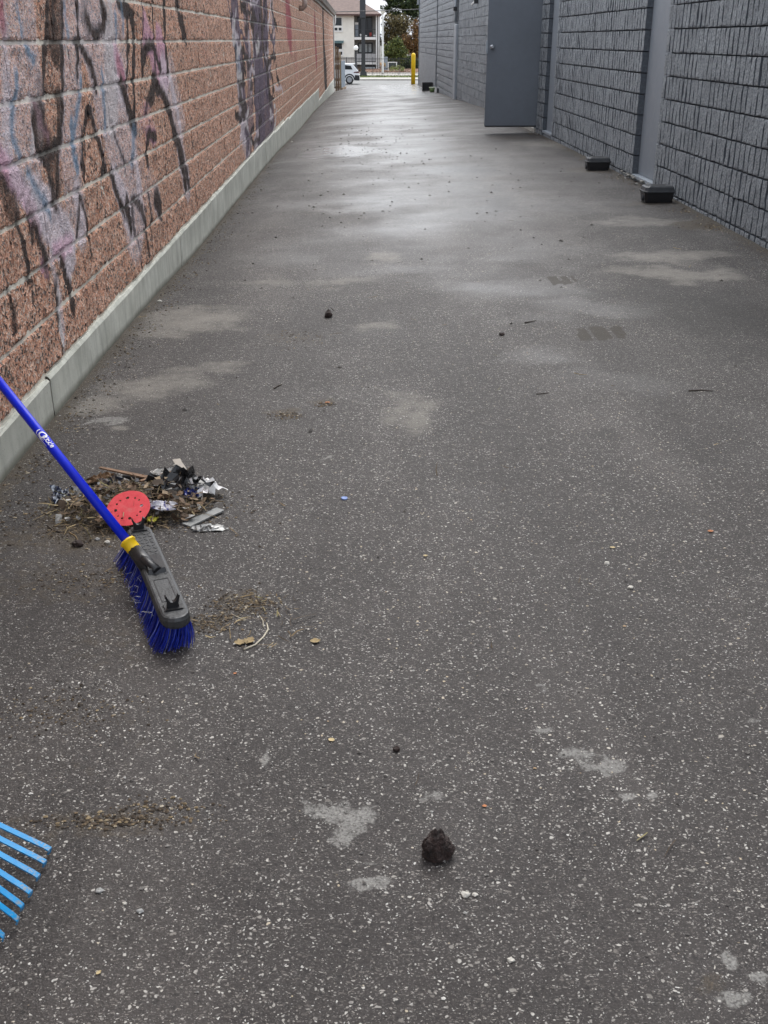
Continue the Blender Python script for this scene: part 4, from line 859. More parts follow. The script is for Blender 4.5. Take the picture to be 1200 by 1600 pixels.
# ------------------------------------------------------------------ swept heap of litter beside the broom
def gpt(p, dz=0.0): return Vector((p[0], p[1], gh(p[0], p[1]) + dz))
HC = Vector((-0.719, 3.108, 0.005)); HC.z = gh(HC.x, HC.y)
HRX, HRY = .27, .17
def heap_h(x, y):
    d = math.hypot((x - HC.x) / HRX, (y - HC.y) / HRY); return max(0.0, .078 * (1 - d * d)) * (1.0 + .5 * mnoise.noise((x * 9, y * 9, 3)))
def strands(n, cx, cy, rx, ry, lmin, lmax, seed, hf=None, flat=.35):
    r = random.Random(seed); V, F = [], []
    for i in range(n):
        a, d = r.uniform(0, 6.283), math.sqrt(r.random()) ** 1.15
        x, y = cx + rx * d * math.cos(a), cy + ry * d * math.sin(a); z = gh(x, y) + .006 + (hf(x, y) * r.uniform(.25, 1.05) if hf else r.uniform(0, .004))
        L = r.uniform(lmin, lmax); th = r.uniform(0, 6.283); el = r.gauss(0, flat); w = r.uniform(.0006, .0020)
        d1 = Vector((math.cos(th) * math.cos(el), math.sin(th) * math.cos(el), math.sin(el))); bend = Vector((r.gauss(0, .3), r.gauss(0, .3), r.gauss(-.1, .2))) * L
        p0 = Vector((x, y, z)); p1 = p0 + d1 * L * .5; p2 = p0 + d1 * L + bend * .5
        for p in (p1, p2): p.z = max(p.z, gh(p.x, p.y) + .003)
        wv = d1.cross(Vector((r.gauss(0, .5), r.gauss(0, .5), 1))).normalized() * w; b = len(V)
        V += [p0 - wv, p0 + wv, p1 - wv, p1 + wv, p2 - wv * .4, p2 + wv * .4]; F += [(b, b + 1, b + 3, b + 2), (b + 2, b + 3, b + 5, b + 4)]
    return V, F
def island_material(name, stops, rough=.85):
    m = NT(name); g = m.n('ShaderNodeNewGeometry'); P = g.outputs['Position']
    c = m.ramp(g.outputs['Random Per Island'], stops); n = m.noise(P, 90, 4)
    c = m.mix(m.mr(n, .35, .7, 0, .6), c, (.03, .022, .014))
    return m.set(base=c, rough=rough, normal=m.bump(n, .4, .003))
M_STRAW = island_material('dry_straw', [(0, (.045, .030, .018)), (.35, (.11, .075, .040)), (.65, (.24, .17, .085)), (.88, (.38, .30, .16)), (1, (.16, .17, .05))])
M_CRUMB = island_material('leaf_crumbs', [(0, (.028, .020, .014)), (.40, (.075, .053, .033)), (.70, (.155, .11, .065)), (.90, (.29, .22, .125)), (1, (.48, .43, .34))])
M_GRAV = island_material('loose_gravel', [(0, (.05, .046, .044)), (.4, (.17, .16, .15)), (.75, (.38, .365, .34)), (.93, (.56, .55, .52)), (1, (.44, .30, .17))])
V, F = strands(620, HC.x - .02, HC.y, HRX, HRY, .02, .085, 3, heap_h)
v, f = strands(120, HC.x - .10, HC.y - .07, .20, .17, .02, .07, 5)
o = len(V); V += v; F += [tuple(q + o for q in g) for g in f]
stuff(tag(link('dry_grass', from_arrays('dry_grass', V, F), M_STRAW), 'tangle of dry grass and stalks swept into a heap beside the broom', 'dry grass'))
def crumbs(spots, seed, smin, smax, hf=None, sides=4):
    """low faceted bits resting on the ground; spots: (cx, cy, rx, ry, n)"""
    r = random.Random(seed); V, F = [], []
    for (cx, cy, rx, ry, n) in spots:
        for i in range(n):
            g1, g2 = r.gauss(0, .5), r.gauss(0, .5); x, y = cx + rx * g1, cy + ry * g2
            if x < WALL_L + .03 or x > WALL_R - .04: continue
            s = smin + (smax - smin) * r.random() ** 2.2; z = gh(x, y) + (hf(x, y) * r.random() if hf else 0) + .001
            a0 = r.uniform(0, 6.28); st = r.uniform(.45, 1.0); b = len(V); k = 5
            for j in range(k):
                a = a0 + 6.283 * j / k; q = s * r.uniform(.65, 1.1); V.append((x + q * math.cos(a) , y + q * st * math.sin(a), z + s * .12))
            V.append((x + s * r.uniform(-.3, .3), y + s * .2 * r.uniform(-1, 1), z + s * r.uniform(.35, .75)))
            for j in range(k): F.append((b + j, b + (j + 1) % k, b + k))
    return V, F
def ge(t, n): return (t[0], t[1], t[2], t[3], n)
V, F = crumbs([(HC.x, HC.y, .30, .22, 900), (HC.x - .08, HC.y - .10, .22, .16, 900), ge((-0.308, 2.467, 0.102, 0.077), 420), ge((-0.389, 2.369, 0.074, 0.059), 260), ge((-0.479, 1.622, 0.148, 0.022), 330), ge((-0.400, 1.659, 0.088, 0.019), 120), ge((-0.295, 4.015, 0.066, 0.047), 220), ge((-0.148, 4.148, 0.047, 0.033), 120), ge((-0.671, 1.994, 0.172, 0.100), 260), ge((-0.741, 2.626, 0.214, 0.116), 380), ge((-0.298, 5.224, 0.161, 0.180), 160)], 11, .0018, .0062, None)
v, f = crumbs([(HC.x, HC.y, .26, .18, 900)], 13, .003, .010, heap_h); o = len(V); V += v; F += [tuple(q + o for q in g) for g in f]
stuff(tag(link('leaf_litter', from_arrays('leaf_litter', V, F), M_CRUMB), 'brown crumbs of leaf and soil in the swept heap and in trails across the asphalt', 'leaf litter'))
# flat torn flakes mixed through the heap
fr = random.Random(8); V, F = [], []
for i in range(330):
    a, d = fr.uniform(0, 6.283), math.sqrt(fr.random()); x, y = HC.x - .01 + HRX * .95 * d * math.cos(a), HC.y + HRY * d * math.sin(a)
    s_ = fr.uniform(.006, .022); c_ = Vector((x, y, gh(x, y) + .006 + heap_h(x, y) * fr.uniform(.4, 1.1)))
    u_ = Vector((fr.gauss(0, 1), fr.gauss(0, 1), fr.gauss(0, .35))).normalized(); v_ = u_.cross(Vector((fr.gauss(0, .4), fr.gauss(0, .4), 1))).normalized(); b = len(V); k = 5; m_ = fr.uniform(.25, .8)
    for j in range(k): V.append(c_ + u_ * s_ * math.cos(1.2566 * j) * fr.uniform(.7, 1.2) + v_ * s_ * m_ * math.sin(1.2566 * j) * fr.uniform(.7, 1.2) + Vector((0, 0, fr.uniform(0, .004))))
    F.append(tuple(range(b, b + k)))
stuff(tag(link('litter_flakes', from_arrays('litter_flakes', V, F), island_material('torn_flakes', [(0, (.02, .016, .013)), (.25, (.07, .05, .035)), (.55, (.20, .125, .075)), (.76, (.34, .26, .17)), (.84, (.05, .055, .07)), (1, (.62, .60, .56))])), 'torn flakes of bark, leaf, card and paper mixed through the swept heap', 'litter'))
r_ = random.Random(5); V, F = [], []
spots = [(WALL_L + .10, y, .12, .25, int(130 / (1 + (y - 3) * .12))) for y in np.arange(3.0, 20, .5)]
v1, f1 = crumbs(spots, 21, .003, .009); v2, f2 = crumbs([(WALL_R - .10, y, .10, .3, 34) for y in np.arange(7, 20, .6)] + [ge((2.815, 8.436, 0.199, 0.169), 260), ge((2.814, 9.227, 0.162, 0.166), 120), ge((2.768, 11.695, 0.132, 0.230), 90)], 22, .004, .011)
o = len(v1); v1 += v2; f1 += [tuple(q + o for q in g) for g in f2]
stuff(tag(link('wall_foot_litter', from_arrays('wall_foot_litter', v1, f1), M_CRUMB), 'damp crumbs of soil and leaf gathered along the foot of both walls', 'leaf litter'))
V, F = crumbs([(.6, 2.0, 2.2, 1.5, 1500), (.6, 4.5, 2.6, 3.2, 1100), (-.9, 3.9, .5, 1.2, 420), (-1.10, 4.4, .12, 1.6, 520)], 31, .0015, .0060)
stuff(tag(link('loose_gravel', from_arrays('loose_gravel', V, F), M_GRAV), 'loose pale chips of gravel scattered over the asphalt', 'gravel'))
V, F = crumbs([(.7, 12, 2.6, 7, 420), (.1, 17, 1.1, 5, 200), (.6, 24, 2.2, 8, 160)], 33, .006, .022)
stuff(tag(link('dark_debris', from_arrays('dark_debris', V, F), island_material('wet_dark_bits', [(0, (.012, .010, .009)), (1, (.05, .040, .03))], .6)), 'dark wet bits of bark and dirt strewn over the far pavement', 'debris'))
V, F = strands(110, .8, 5.0, 2.2, 4.0, .02, .06, 41); v, f = strands(26, (-0.271, 2.333, 0.006)[0], (-0.271, 2.333, 0.006)[1], .16, .12, .02, .06, 42)
o = len(V); V += v; F += [tuple(q + o for q in g) for g in f]
v, f = strands(46, (-0.298, 2.450, 0.006)[0], (-0.298, 2.450, 0.006)[1], .16, .08, .012, .03, 44); o = len(V); V += v; F += [tuple(q + o for q in g) for g in f]
stuff(tag(link('straw_bits', from_arrays('straw_bits', V, F), M_STRAW), 'loose straws and thin stalks scattered over the asphalt', 'straw'))

# red sanding disc lying tilted on the heap
def disc():
    cu = bpy.data.curves.new('disc', 'CURVE'); cu.dimensions = '2D'; cu.fill_mode = 'BOTH'; cu.extrude = .0007
    def circ(cx, cy, r, n, wob=0):
        sp = cu.splines.new('POLY'); sp.points.add(n - 1); sp.use_cyclic_u = True
        for k in range(n):
            a = 2 * math.pi * k / n; q = r * (1 + wob * mnoise.noise((math.cos(a) * 2, math.sin(a) * 2, 1.0))); sp.points[k].co = (cx + q * math.cos(a), cy + q * math.sin(a), 0, 1)
    Rr = .066; circ(0, 0, Rr, 48, .03)
    for k in range(4):
        a = math.pi / 2 * k + .06; circ(.60 * Rr * math.cos(a), .60 * Rr * math.sin(a), .0052, 14)
        for q in (-.19, .19): circ(.62 * Rr * math.cos(a + math.pi / 4 + q), .62 * Rr * math.sin(a + math.pi / 4 + q), .0031 if q < 0 else .0036, 10)
    o = bpy.data.objects.new('disc', cu); COL.objects.link(o); dg = bpy.context.evaluated_depsgraph_get(); me = bpy.data.meshes.new_from_object(o.evaluated_get(dg)); bpy.data.objects.remove(o); bpy.data.curves.remove(cu)
    me.materials.clear(); return me
def disc_material():
    m = NT('red_abrasive_paper'); P = m.n('ShaderNodeTexCoord').outputs['Object']; n = m.noise(P, 40, 5, .65); g = m.noise(P, 420, 2); d = m.n('ShaderNodeVectorMath', operation='LENGTH', i_0=P).outputs['Value']
    c = m.mix(m.mr(n, .3, .7), (.56, .040, .052), (.70, .085, .095)); c = m.mix(m.mr(m.math('ADD', n, m.mr(d, .0, .035, .25, 0)), .62, .85, 0, .5), c, (.42, .16, .14)); c = m.mix(m.mr(n, .68, .74, 0, .5), c, (.16, .03, .03))
    return m.set(base=c, rough=.85, normal=m.bump(g, .35, .001))
sdme = disc(); M_DISC = disc_material()
sdo = link('sanding_disc', sdme, M_DISC); sdo.location = Vector((-0.714, 2.978, 0.065)); sdo.rotation_euler = (R(30), R(-6), R(6))
tag(sdo, 'red round sanding disc with dark holes lying tilted on the litter heap', 'sanding disc')

def crumple(name, c, sx, sy, h, seed, mat, label, cat, rot=0.0, n=13, lift=0.0, group=None):
    V, F = [], []; r = random.Random(seed); o1, o2 = r.uniform(0, 50), r.uniform(0, 50)
    cr, sr = math.cos(rot), math.sin(rot); base = gh(c[0], c[1]) + lift
    for j in range(n + 1):
        for i in range(n + 1):
            u, v = i / n - .5, j / n - .5
            q = Vector((u * 3.1 + o1, v * 3.1 + o2, seed * .7)); 
            dx, dy = mnoise.noise(q * 1.6) * .30, mnoise.noise(q * 1.6 + Vector((9, 4, 2))) * .30
            fold = abs(mnoise.noise(q * 1.5 + Vector((3, 3, 3)))) * 1.2 + abs(mnoise.noise(q * 3.4)) * .6
            x, y = (u + dx) * sx, (v + dy) * sy; edge = 1 - max(abs(u), abs(v)) * 1.1
            V.append((c[0] + x * cr - y * sr, c[1] + x * sr + y * cr, base + h * fold * (.45 + edge)))
    w = n + 1
    for j in range(n):
        for i in range(n): F.append((j * w + i, j * w + i + 1, (j + 1) * w + i + 1, (j + 1) * w + i))
    me = from_arrays(name, V, F); o = link(name, me, mat, smooth=False)
    sol = None
    return tag(o, label, cat, group)
def stripy(name, a, b, sc1, cov=.5, rough=.4):
    m = NT(name); P = m.n('ShaderNodeTexCoord').outputs['Object']; n = m.noise(m.mapped(P, (60, 22, 40)), sc1, 3, .5, 1.2); g = m.noise(P, 70, 4)
    c = m.mix(m.mr(n, cov - .03, cov + .03), a, b); c = m.mix(m.mr(g, .55, .8, 0, .5), c, (.10, .085, .07))
    return m.set(base=c, rough=rough)
M_FOIL = stripy('navy_and_silver_wrapper', (.012, .018, .045), (.42, .45, .50), 1.1, .52, .25)
M_GFOIL = stripy('grey_wrapper', (.04, .042, .045), (.36, .37, .38), 1.0, .48, .3)
M_WPAP = stripy('white_printed_paper', (.66, .65, .62), (.05, .045, .045), 1.2, .58, .6)
M_WHITEP = simple('white_tissue', (.82, .81, .80), .8, .12, 30)
M_LILAC = stripy('white_lilac_paper', (.62, .61, .64), (.16, .17, .40), .9, .60, .7)
M_BLK = simple('black_film', (.010, .010, .011), .28, .4, 20)
M_YG = simple('yellow_scrap', (.46, .42, .05), .6, .3, 40)
M_CLEAR = stripy('cloudy_clear_film', (.46, .46, .44), (.13, .125, .12), .8, .52, .18)
M_BWOOD = simple('brown_splinter_wood', (.19, .115, .070), .8, .35, 22, .4, 120)
M_GWOOD = simple('grey_brown_plastic', (.30, .265, .225), .5, .3, 30)
def h_at(p): return heap_h(p[0], p[1])
def cr(name, p, sx, sy, h, seed, mat, label, cat, rot=0.0, k=.75): crumple(name, p, sx, sy, h, seed, mat, label, cat, rot, lift=h_at(p) * k)
cr('crumpled_wrapper', (-0.983, 3.211, 0.003), .062, .085, .034, 4, M_FOIL, 'crumpled navy and silver wrapper at the far end of the heap behind the blue handle', 'wrapper', .3)
cr('crumpled_wrapper', (-0.913, 3.203, 0.004), .095, .075, .032, 8, M_GFOIL, 'grey crumpled wrapper tucked under the blue broom handle', 'wrapper', -.4)
cr('paper_scrap', (-0.658, 3.337, 0.005), .105, .10, .044, 12, M_WPAP, 'white paper scrap with black bands on top of the heap', 'paper', .2, 1)
cr('tissue', (-0.529, 3.211, 0.006), .135, .105, .056, 15, M_WHITEP, 'white crumpled tissue at the right end of the heap', 'tissue', -.6, .6)
cr('paper_scrap', (-0.639, 3.022, 0.005), .11, .06, .022, 18, M_LILAC, 'white and lilac paper scrap between the red disc and the broom head', 'paper', -.2)
cr('yellow_scrap', (-0.646, 2.975, 0.005), .028, .026, .012, 21, M_YG, 'small yellow green scrap beside the broom head', 'scrap')
cr('black_film', (-0.597, 3.192, 0.005), .15, .12, .046, 25, M_BLK, 'black crumpled plastic film near the white tissue', 'plastic film', .5, 1)
cr('blue_wrapper', (-0.549, 3.149, 0.006), .05, .06, .022, 27, simple('blue_film', (.02, .03, .16), .35, .4, 30), 'dark blue scrap of wrapper under the white tissue', 'wrapper', .1, .6)
cr('yellow_paper', (-0.667, 3.237, 0.005), .06, .06, .030, 29, stripy('pale_yellow_paper', (.55, .52, .36), (.06, .06, .05), 1.0, .52, .6), 'pale yellow scrap below the banded white paper', 'paper', 0, 1)
cr('dark_wrapper', (-0.808, 3.286, 0.004), .15, .10, .034, 33, stripy('dark_blue_grey_film', (.02, .022, .035), (.16, .13, .11), 1.0, .5, .4), 'dark blue grey film behind the red disc', 'plastic film', 0, 1)
cr('brown_leaf', (-0.881, 3.345, 0.004), .09, .05, .028, 34, simple('brown_dry_leaf', (.20, .12, .065), .8, .35, 30), 'dry brown leaf at the back of the heap', 'leaf', .4, 1)
cr('brown_leaf', (-0.613, 3.095, 0.005), .06, .035, .014, 37, bpy.data.materials['brown_dry_leaf'], 'small dry brown leaf between red disc and wooden slat', 'leaf', .2, .8)
cr('clear_wrapper', (-0.471, 2.946, 0.006), .100, .042, .012, 39, M_CLEAR, 'flat cloudy clear wrapper lying in front of the grey strip', 'wrapper', .12, 0)
# black moulded scrap on the heap
bq = Vector((-0.763, 3.352, 0.005)); bz = h_at(bq) + gh(bq.x, bq.y)
def bscrap(bm):
    prism(bm, [(bq.x - .045, bq.y - .03), (bq.x + .035, bq.y - .045), (bq.x + .055, bq.y - .005), (bq.x + .02, bq.y + .05), (bq.x - .03, bq.y + .045)], 'z', bz + .006, bz + .030)
    bevel(bm, .004)
tag(quick('black_plastic_piece', bscrap, M_BLACKP), 'black moulded plastic piece on the back of the heap', 'plastic piece')
def slat(name, p, q, w, t, mat, label, cat, za=0.0, zb=0.0, taper=1.0):
    p, q = Vector(p), Vector(q); p.z = gh(p.x, p.y) + za; q.z = gh(q.x, q.y) + zb
    d = (q - p); n = 8; d.normalize(); s = d.cross(Vector((0, 0, 1))).normalized(); up = s.cross(d)
    bm = bmesh.new(); rows = []
    for i in range(n + 1):
        c = p.lerp(q, i / n); ww = w / 2 * (1 + (taper - 1) * i / n) * (1 + .12 * mnoise.noise(c * 40)); tt = t / 2
        rows.append([bm.verts.new(x) for x in (c - s * ww - up * tt, c + s * ww - up * tt, c + s * ww + up * tt, c - s * ww + up * tt)])
    for a, b in zip(rows, rows[1:]):
        for k in range(4): bm.faces.new((a[k], a[(k + 1) % 4], b[(k + 1) % 4], b[k]))
    bm.faces.new(rows[0]); bm.faces.new(rows[-1]); bmesh.ops.recalc_face_normals(bm, faces=bm.faces)
    return tag(link(name, mesh_from(name, bm), mat), label, cat)
slat('wood_splinter', (-0.894, 3.386, 0.004), (-0.673, 3.211, 0.005), .012, .005, M_BWOOD, 'long thin brown wood splinter across the back of the heap', 'wood splinter', .035, .060, 1.6)
slat('wood_strip', (-0.667, 3.173, 0.005), (-0.525, 3.062, 0.006), .026, .006, M_BWOOD, 'brown flat wooden slat sloping down the near side of the heap', 'wood slat', .05, .004, .9)
slat('wood_splinter', (-0.719, 3.196, 0.005), (-0.631, 3.302, 0.005), .010, .005, M_BWOOD, 'short brown splinter crossing the middle of the heap', 'wood splinter', .06, .05)
slat('plastic_strip', (-0.638, 3.418, 0.005), (-0.536, 3.159, 0.006), .026, .002, M_GWOOD, 'translucent brown plastic strip standing up beside the white tissue', 'plastic strip', .05, .03, 1.3)
slat('grey_strip', (-0.541, 2.966, 0.005), (-0.448, 3.079, 0.006), .040, .005, simple('grey_channel_strip', (.20, .205, .20), .45, .3, 20), 'short grey plastic strip lying to the right of the heap', 'plastic strip', .004, .008, .8)
def stalk(pts, r0, mat, label, cat='stalk', name='dry_stalk'):
    P = []
    for p in pts: P.append(Vector((p[0], p[1], gh(p[0], p[1]) + (p[3] if len(p) > 3 else 0) + r0)))
    return tag(quick(name, lambda bm: tube(bm, P, [r0] * (len(P) - 1) + [r0 * .5], 6), mat, None), label, cat)
M_PALESTALK = simple('pale_stalk', (.46, .42, .33), .7, .2, 30); M_TWIG = simple('dark_twig', (.05, .038, .030), .8, .4, 40); M_BSTALK = simple('brown_stalk', (.24, .17, .09), .8, .3, 30)
stalk([(-0.293, 2.238, 0.006), (-0.266, 2.259, 0.006), (-0.249, 2.295, 0.006), (-0.240, 2.332, 0.006), (-0.246, 2.365, 0.006)], .0024, M_PALESTALK, 'curved pale stalk lying in front of the leaf crumbs')
stalk([(-0.253, 2.345, 0.006), (-0.257, 2.378, 0.006), (-0.269, 2.408, 0.006)], .0014, M_PALESTALK, 'short thin pale stalk above the curved pale one')
stalk([(-0.336, 2.410, 0.006), (-0.320, 2.396, 0.006), (-0.302, 2.389, 0.006)], .0014, M_PALESTALK, 'short straight pale straw among the brown crumbs')
stalk([(-0.972, 2.986, 0.003), (-0.942, 2.947, 0.004), (-0.911, 2.932, 0.004), (-0.886, 2.941, 0.004)], .0024, M_TWIG, 'dark bent twig at the left of the heap', 'twig', 'twig')
stalk([(-0.893, 2.936, 0.004), (-0.866, 2.908, 0.004), (-0.844, 2.863, 0.004)], .0018, M_BSTALK, 'brown crooked stalk hanging out of the heap on the left')
stalk([(1.393, 4.270, 0.012), (1.447, 4.277, 0.012), (1.493, 4.258, 0.012)], .003, M_TWIG, 'dark twig lying alone on the asphalt to the right', 'twig', 'twig')
stalk([(0.741, 4.247, 0.010), (0.774, 4.254, 0.010), (0.797, 4.262, 0.010)], .002, M_TWIG, 'short dark twig near the small pale stains', 'twig', 'twig')
stalk([(-0.371, 4.365, 0.006), (-0.357, 4.402, 0.006), (-0.340, 4.429, 0.006)], .003, M_TWIG, 'thin slanting twig above the brown leaf crumbs', 'twig', 'twig')
stalk([(0.871, 5.480, 0.009), (0.938, 5.519, 0.009)], .004, M_TWIG, 'small dark twig beside the wet tread marks', 'twig', 'twig')
stalk([(-0.551, 3.233, 0.006), (-0.489, 3.162, 0.006), (-0.446, 3.156, 0.006)], .0016, M_BSTALK, 'thin brown stalk poking out of the heap to the right')
stalk([(-0.732, 3.186, 0.005), (-0.680, 3.132, 0.005), (-0.639, 3.096, 0.005), (-0.620, 3.050, 0.005)], .0026, M_BSTALK, 'pale brown curled stalk on the heap below the wooden slat')
# curled dry leaves
def leaf(p, s, rot, mat, label, seed):
    V, F = [], []; n = 8; r = random.Random(seed); z0 = gh(p[0], p[1]) + .001
    for i in range(n + 1):
        t = i / n; w = s * .38 * math.sin(math.pi * min(1, t * .96 + .03)) ** .8 * (1 + .25 * r.uniform(-1, 1))
        for j in (-1, 0, 1):
            x, y = (t - .5) * s, j * w; z = .14 * s * (t - .5) ** 2 * 3 + (abs(j) * w * .35) + r.uniform(0, .06) * s
            V.append((p[0] + x * math.cos(rot) - y * math.sin(rot), p[1] + x * math.sin(rot) + y * math.cos(rot), z0 + z))
    for i in range(n):
        for j in range(2): F.append((i * 3 + j, i * 3 + j + 1, (i + 1) * 3 + j + 1, (i + 1) * 3 + j))
    return tag(link('dry_leaf', from_arrays('dry_leaf', V, F), mat), label, 'leaf')
M_LEAF = simple('tan_leaf', (.27, .20, .10), .8, .35, 40); M_LEAFO = simple('orange_leaf', (.42, .17, .07), .75, .3, 40); M_LEAFY = simple('yellowish_leaf', (.45, .36, .20), .75, .25, 40)
leaf((-0.302, 2.269, 0.006), .036, .3, M_LEAF, 'tan curled leaf left of the curved pale stalk', 1); leaf((-0.282, 2.277, 0.006), .034, 1.2, M_LEAF, 'tan curled leaf touching the curved pale stalk', 2)
leaf((-0.118, 2.270, 0.006), .026, .1, M_LEAF, 'small tan leaf alone on the asphalt right of the pale stalk', 3); leaf((-0.069, 1.866, 0.006), .015, -.4, M_LEAFY, 'small cream leaf between the pale stain and the middle', 4)
leaf((-0.136, 4.164, 0.007), .022, .2, M_LEAFO, 'orange brown leaf among the far leaf crumbs', 5)
leaf((0.235, 1.646, 0.007), .010, .2, M_LEAFO, 'tiny orange leaf above the dark clod to its right', 7); leaf((0.737, 2.777, 0.009), .017, -.2, M_LEAFY, 'tiny tan leaf on the right of the asphalt', 8); leaf((1.060, 2.883, 0.010), .019, .1, M_LEAFO, 'small rusty leaf at the right edge of the asphalt', 9)
leaf((0.184, 2.738, 0.008), .014, .3, M_LEAFY, 'small yellowish leaf at the middle of the asphalt', 10); leaf((-0.430, 1.259, 0.005), .010, .9, M_LEAFY, 'small yellow leaf below the rake tines', 11); leaf((-0.303, 2.133, 0.006), .009, .4, M_LEAFO, 'tiny orange leaf below the tan leaves', 12)
# dark clods and single stones
def stone(name, p, sx, sy, sz, seed, mat, label, cat, sub=3):
    me = stone_mesh(seed, sx, sy, sz, sub); o = link(name, me, mat, smooth=False); o.location = (p[0], p[1], gh(p[0], p[1]) + sz * .55); return tag(o, label, cat)
def clod_material():
    m = NT('dark_brown_clod'); P = m.n('ShaderNodeTexCoord').outputs['Object']; n = m.noise(P, 45, 6, .75); g = m.noise(P, 160, 3)
    c = m.mix(m.mr(n, .35, .68), (.010, .007, .006), (.070, .042, .036)); c = m.mix(m.mr(g, .68, .75, 0, .4), c, (.16, .13, .11))
    return m.set(base=c, rough=.7, normal=m.bump(m.math('ADD', n, g), .9, .012))
M_CLOD = clod_material()
# the large clod: wide flat foot with an upright lump leaning on it
cp = Vector((0.134, 1.513, 0.006)); cz = gh(cp.x, cp.y) - .003
def clod(bm):
    bmesh.ops.create_icosphere(bm, subdivisions=5, radius=1.0)
    for v in bm.verts:
        p = v.co.copy(); t = (p.z + 1) / 2
        w = .030 * (1.10 - .62 * t ** 1.3); dd = 1 + .30 * mnoise.noise(p * 1.5 + Vector((4, 2, 7))) + .16 * mnoise.noise(p * 3.6) + .08 * mnoise.noise(p * 8) + .05 * mnoise.noise(p * 17)
        hz = max(p.z, -.72)
        v.co = Vector((cp.x + p.x * w * dd - .004 * t, cp.y + p.y * w * .85 * dd, cz + (hz + .72) * .037 * (1 + .15 * mnoise.noise(p * 2.2))))
tag(quick('dirt_clod', clod, M_CLOD), 'large dark brown lump of dirt alone in the near foreground', 'dirt clod')
stone('dirt_clod', (-0.170, 5.659, 0.002), .022, .020, .026, 5, M_BLACKP if False else M_CLOD, 'small black round lump on the asphalt well beyond the heap', 'dirt clod', 2)
stone('dirt_clod', (0.718, 5.232, 0.009), .014, .012, .010, 6, M_CLOD, 'small dark lump left of the wet tread marks', 'dirt clod', 2)
stone('dirt_clod', (0.068, 1.829, 0.007), .008, .007, .007, 9, M_CLOD, 'tiny black crumb in front of the large dark lump', 'dirt clod', 2)
stone('dirt_clod', (-0.843, 2.845, 0.004), .016, .014, .012, 10, M_CLOD, 'small dark lump below the heap on the left', 'dirt clod', 2)
M_PEB = simple('cream_pebble', (.50, .48, .43), .8, .2, 60); M_PEBG = simple('grey_pebble', (.30, .30, .29), .8, .25, 60)
for (p, s, lab, m_, sd) in (((0.175, 1.412, 0.006), .0085, 'white pebble to the right below the large dark clod', M_PEB, 3), ((0.192, 1.412, 0.006), .0055, 'narrow white chip beside the white pebble', M_PEB, 4), ((-0.469, 1.439, 0.005), .007, 'brown grey pebble right of the rake tips', M_PEBG, 5), ((-0.388, 1.389, 0.005), .006, 'dark grey pebble right of the rake in the foreground', M_PEBG, 6),
    ((0.236, 1.268, 0.006), .006, 'cream pebble low in the foreground', M_PEB, 7), ((-0.418, 1.408, 0.005), .004, 'small cream chip beside the rake', M_PEB, 8), ((-1.245, 4.199, -0.002), .010, 'white chip by the concrete footing', M_PEB, 9), ((-1.163, 6.144, -0.019), .014, 'white stone by the footing beyond the heap', M_PEB, 10), ((-1.115, 18.803, -0.198), .020, 'white scrap far along the footing', M_PEB, 12), ((0.731, 2.528, 0.009), .008, 'white pebble on the right of the asphalt', M_PEB, 13), ((0.698, 2.674, 0.009), .008, 'cream pebble on the right of the asphalt', M_PEB, 14), ((-0.760, 2.860, 0.004), .009, 'tan pebble at the near edge of the heap', M_PEB, 15), ((-0.795, 2.883, 0.004), .008, 'grey pebble at the near edge of the heap', M_PEBG, 16)):
    stone('pebble', p, s, s * .8, s * .6, sd, m_, lab, 'pebble', 2)
# blue bottle cap ring
bc = Vector((-0.056, 3.165, 0.007))
tag(quick('bottle_cap', lambda bm: lathe(bm, (bc.x, bc.y, gh(bc.x, bc.y)), [(.0105, 0), (.011, .002), (.0105, .005), (.008, .006), (.007, .003)], 16), simple('pale_blue_plastic', (.22, .30, .55), .4, .2, 60)), 'pale blue bottle cap lying on the asphalt', 'bottle cap')
# ------------------------------------------------------------------ things by the far end of the grey wall
q = Vector((2.678, 42.302, -0.389))
def gbase(x, y): return float(gz(x, y))
cx, cy = q.x - .02, q.y + 1.0; cz_ = gbase(cx, cy)
def crate(bm):
    w, d, h, t = .20, .14, .30, .02
    box(bm, cx - w, cx + w, cy - d, cy + d, cz_, cz_ + t); box(bm, cx - w, cx - w + t, cy - d, cy + d, cz_ + t + .001, cz_ + h); box(bm, cx + w - t, cx + w, cy - d, cy + d, cz_ + t + .001, cz_ + h)
    box(bm, cx - w + t + .001, cx + w - t - .001, cy + d - t, cy + d, cz_ + t + .001, cz_ + h); box(bm, cx - w + t + .001, cx + w - t - .001, cy - d, cy - d + t, cz_ + h - .06, cz_ + h)
tag(quick('black_crate', crate, M_BLACKP), 'black open plastic crate standing by the far grey wall', 'crate')
px_, py_ = (2.713, 41.371, -0.372)[0], (2.713, 41.371, -0.372)[1]; pz = gbase(px_, py_)
pot = thing('green_bucket', 'small green bucket with white rim in front of the black crate', 'bucket', (px_, py_, pz))
quick('body', lambda bm: lathe(bm, (px_, py_, pz), [(.075, 0), (.10, .14), (.09, .14), (.07, .02)], 16), simple('green_plastic', (.13, .20, .075), .5, .2, 12), pot)
quick('rim', lambda bm: lathe(bm, (px_, py_, pz), [(.101, .141), (.112, .145), (.112, .175), (.098, .176), (.092, .141)], 16), simple('pale_green_rim', (.55, .60, .45), .5), pot)
wx, wy = (2.827, 40.329, -0.349)[0], (2.827, 40.329, -0.349)[1]; wz = gbase(wx, wy)
tag(quick('white_carton', lambda bm: (box(bm, wx - .08, wx - .02, wy - .05, wy + .05, wz, wz + .17), bevel(bm, .006)), M_WHITE), 'small white carton right of the green bucket', 'carton')
